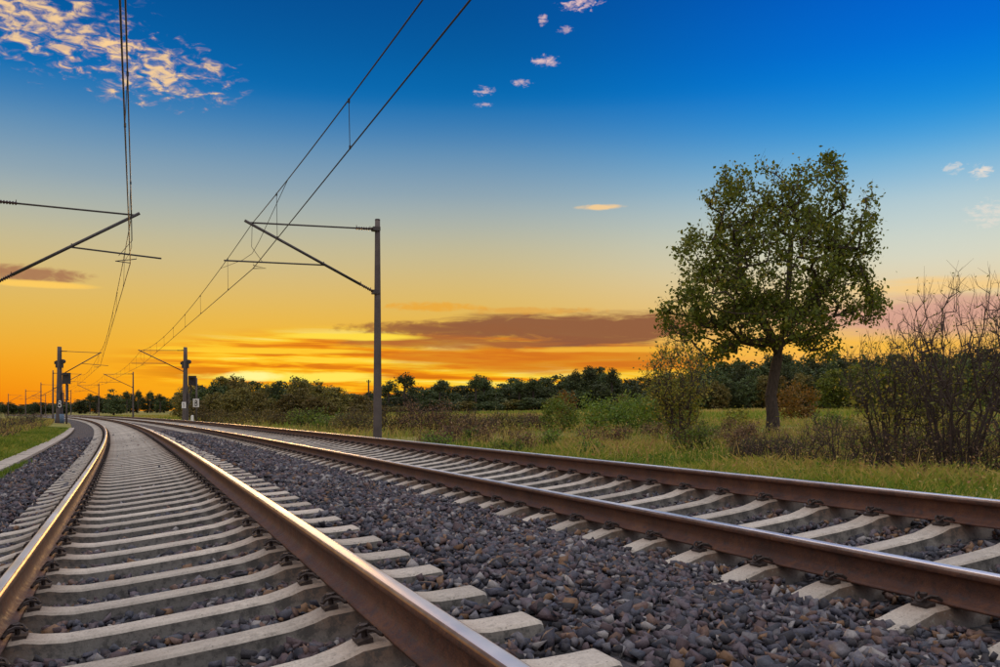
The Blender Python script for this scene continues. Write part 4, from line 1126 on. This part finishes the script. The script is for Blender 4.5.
# ------------------------------------------------------------------ grass
def blades(x, y, h, wd, tn, r, lean=.35):
    n = len(x); z = ground_z(x, y)
    a = r.uniform(0, 2 * math.pi, n); b = r.uniform(0, 2 * math.pi, n); l = np.abs(r.normal(0, lean, n)) * h
    bx_, by_ = np.cos(a) * wd / 2, np.sin(a) * wd / 2
    v = np.stack([np.stack([x - bx_, y - by_, z - .02], 1), np.stack([x + bx_, y + by_, z - .02], 1),
                  np.stack([x + bx_ * .6 + np.cos(b) * l * .45, y + by_ * .6 + np.sin(b) * l * .45, z + h * .62], 1), np.stack([x + np.cos(b) * l, y + np.sin(b) * l, z + h], 1)], 1)
    f = np.arange(4 * n).reshape(n, 4)
    return v.reshape(-1, 3), f, np.repeat(tn, 4)


def patch(x, y, k=1.0, seed=0.0):
    q = np.sin(x * .9 * k + seed + .8 * np.sin(y * .5 * k)) * np.cos(y * .7 * k + 1.1 + seed + .9 * np.sin(x * .37 * k)) + .8 * np.sin(x * .31 * k - y * .43 * k + 2 * seed) + .5 * np.sin(x * 2.3 * k + 1.7 * seed) * np.sin(y * 1.9 * k)
    return .5 + .5 * np.tanh(1.3 * q)


def sow(n, Z0, Z1, omin, omax, r, u0=-150, u1=1150):
    Z = np.sqrt(r.uniform(Z0 ** 2, Z1 ** 2, n)); u = r.uniform(u0, u1, n); x = (u - UH) / FPX * Z; s, o = inv(x, Z)
    k = (o > omin) & (o < omax); return x[k], Z[k], o[k]


r = np.random.default_rng(500)
VV, FF, TT = [], [], []; k0 = 0
def addb(v, f, tn):
    global k0
    VV.append(v); FF.append(f + k0); TT.append(tn); k0 += len(v)
# short green turf and longer tufts on the right verge
x, y, o = sow(190000, 6, 34, 6.6, 30, r)
pt = patch(x, y, 1.0, .4); near = np.clip((13.5 - o) / 4, 0, 1)
h = (.06 + .12 * r.random(len(x)) ** 2) + .36 * np.clip(pt - .38, 0, 1) * (1 - near * .7) * (.4 + r.random(len(x)))
addb(*blades(x, y, h, .005 + .00042 * y, np.clip(.10 + .62 * pt * (1 - .55 * near) + r.normal(0, .17, len(x)), 0, 1), r, .6))
x, y, o = sow(90000, 20, 75, 9, 90, r)
pt = patch(x, y, .7, 1.7)
addb(*blades(x, y, (.10 + .34 * r.random(len(x)) ** 2) * (.35 + pt), .006 + .00032 * y, np.clip(.10 + .62 * pt + r.normal(0, .19, len(x)), 0, 1), r, .35))
# leafy herbs and dead weeds in drifts
for cnt, Z0_, Z1_, o0_, hh, sz_, sd_ in ((52000, 10, 34, 9.2, .48, .042, .2), (46000, 22, 60, 12, .75, .07, 2.2)):
    x, y, o = sow(cnt, Z0_, Z1_, o0_, 45, r); pp = patch(x, y, 1.3, sd_); k = pp > .45; x, y, pp = x[k], y[k], pp[k]
    z = ground_z(x, y) + hh * r.random(len(x)) * np.clip((pp - .42) * 2.6, 0, 1); sz = sz_ * np.exp(r.normal(0, .3, len(x)))
    v, f = quads_at(np.stack([x, y, z], 1), sz * .5, sz, 0, r)
    addb(v, f, np.repeat(np.clip(patch(x, y, 2.3, sd_ + 1) * .9 + r.normal(0, .2, len(x)), 0, 1), 4))
# tall pale seed stalks
x, y, o = sow(14000, 14, 60, 10, 60, r)
k = patch(x, y, .8, 3.0) > .5; x, y = x[k], y[k]
hh = .3 + .4 * r.random(len(x)); addb(*blades(x, y, hh, .004 + .00028 * y, np.clip(.78 + r.normal(0, .14, len(x)), 0, 1), r, .12))
hc = np.repeat(np.stack([x, y, ground_z(x, y) + hh * .93], 1), 2, 0) + r.normal(0, .025, (len(x) * 2, 3)); hc[:, 2] += r.uniform(-.1, .02, len(hc)); v, f = quads_at(hc, .016 + .0004 * hc[:, 1], .05 + .0006 * hc[:, 1], 0, r); addb(v, f, np.repeat(np.clip(.82 + r.normal(0, .15, len(hc)), 0, 1), 4))
g = link('meadow_grass', np_mesh('meadow_grass', np.concatenate(VV), np.concatenate(FF), np.concatenate(TT)), None, [L_GRASS])
tag(g, 'green and straw coloured grass of the trackside meadow', 'grass', kind='stuff')
VV, FF, TT = [], [], []; k0 = 0
x, y, o = sow(70000, 70, 260, 12, 320, r, -50, 1100)
pt = patch(x, y, .12, .9)
addb(*blades(x, y, .25 + .4 * r.random(len(x)), .05 + .0012 * y, np.clip(.30 + .45 * pt + r.normal(0, .12, len(x)), 0, 1), r))
g = link('field_grass', np_mesh('field_grass', np.concatenate(VV), np.concatenate(FF), np.concatenate(TT)), None, [L_GRASS])
tag(g, 'pale grass of the far field before the wood', 'grass', kind='stuff')
VV, FF, TT = [], [], []; k0 = 0
n = 60000; s = np.sqrt(r.uniform(8 ** 2, 70 ** 2, n)); o = r.uniform(-4.9, -2.9, n); x, y, _ = fr(s, o)
h = (.05 + .12 * r.random(n)) * (.6 + .8 * patch(x, y, 2.2, 1)); addb(*blades(x, y, h, .008 + .0004 * y, np.clip(r.normal(.22, .13, n) + .2 * patch(x, y, 1.5), 0, 1), r, .6))
n = 5000; s = r.uniform(9, 24, n); o = -2.50 + r.normal(0, .10, n); x, y, _ = fr(s, o); kk = patch(s, s * .3, 1.6, .3) > .5
x, y = x[kk], y[kk]; v, f, tn = blades(x, y, .06 + .08 * r.random(len(x)), .016, np.clip(r.normal(.2, .1, len(x)), 0, 1), r)
v[:, 2] += np.repeat(ballast_z(o[kk]) - ground_z(x, y), 4); addb(v, f, tn)
n = 26000; s = np.sqrt(r.uniform(10 ** 2, 110 ** 2, n)); o = -4.4 - np.abs(r.normal(0, 4.5, n)); x, y, _ = fr(s, o)
addb(*blades(x, y, .12 + .4 * r.random(n), .008 + .0004 * y, np.clip(.5 + .35 * patch(x, y, 1.2, 2) + r.normal(0, .16, n), 0, 1), r))
g = link('verge_grass', np_mesh('verge_grass', np.concatenate(VV), np.concatenate(FF), np.concatenate(TT)), None, [L_GRASS])
tag(g, 'bright green grass verge and weeds left of the cable trough', 'grass', kind='stuff')
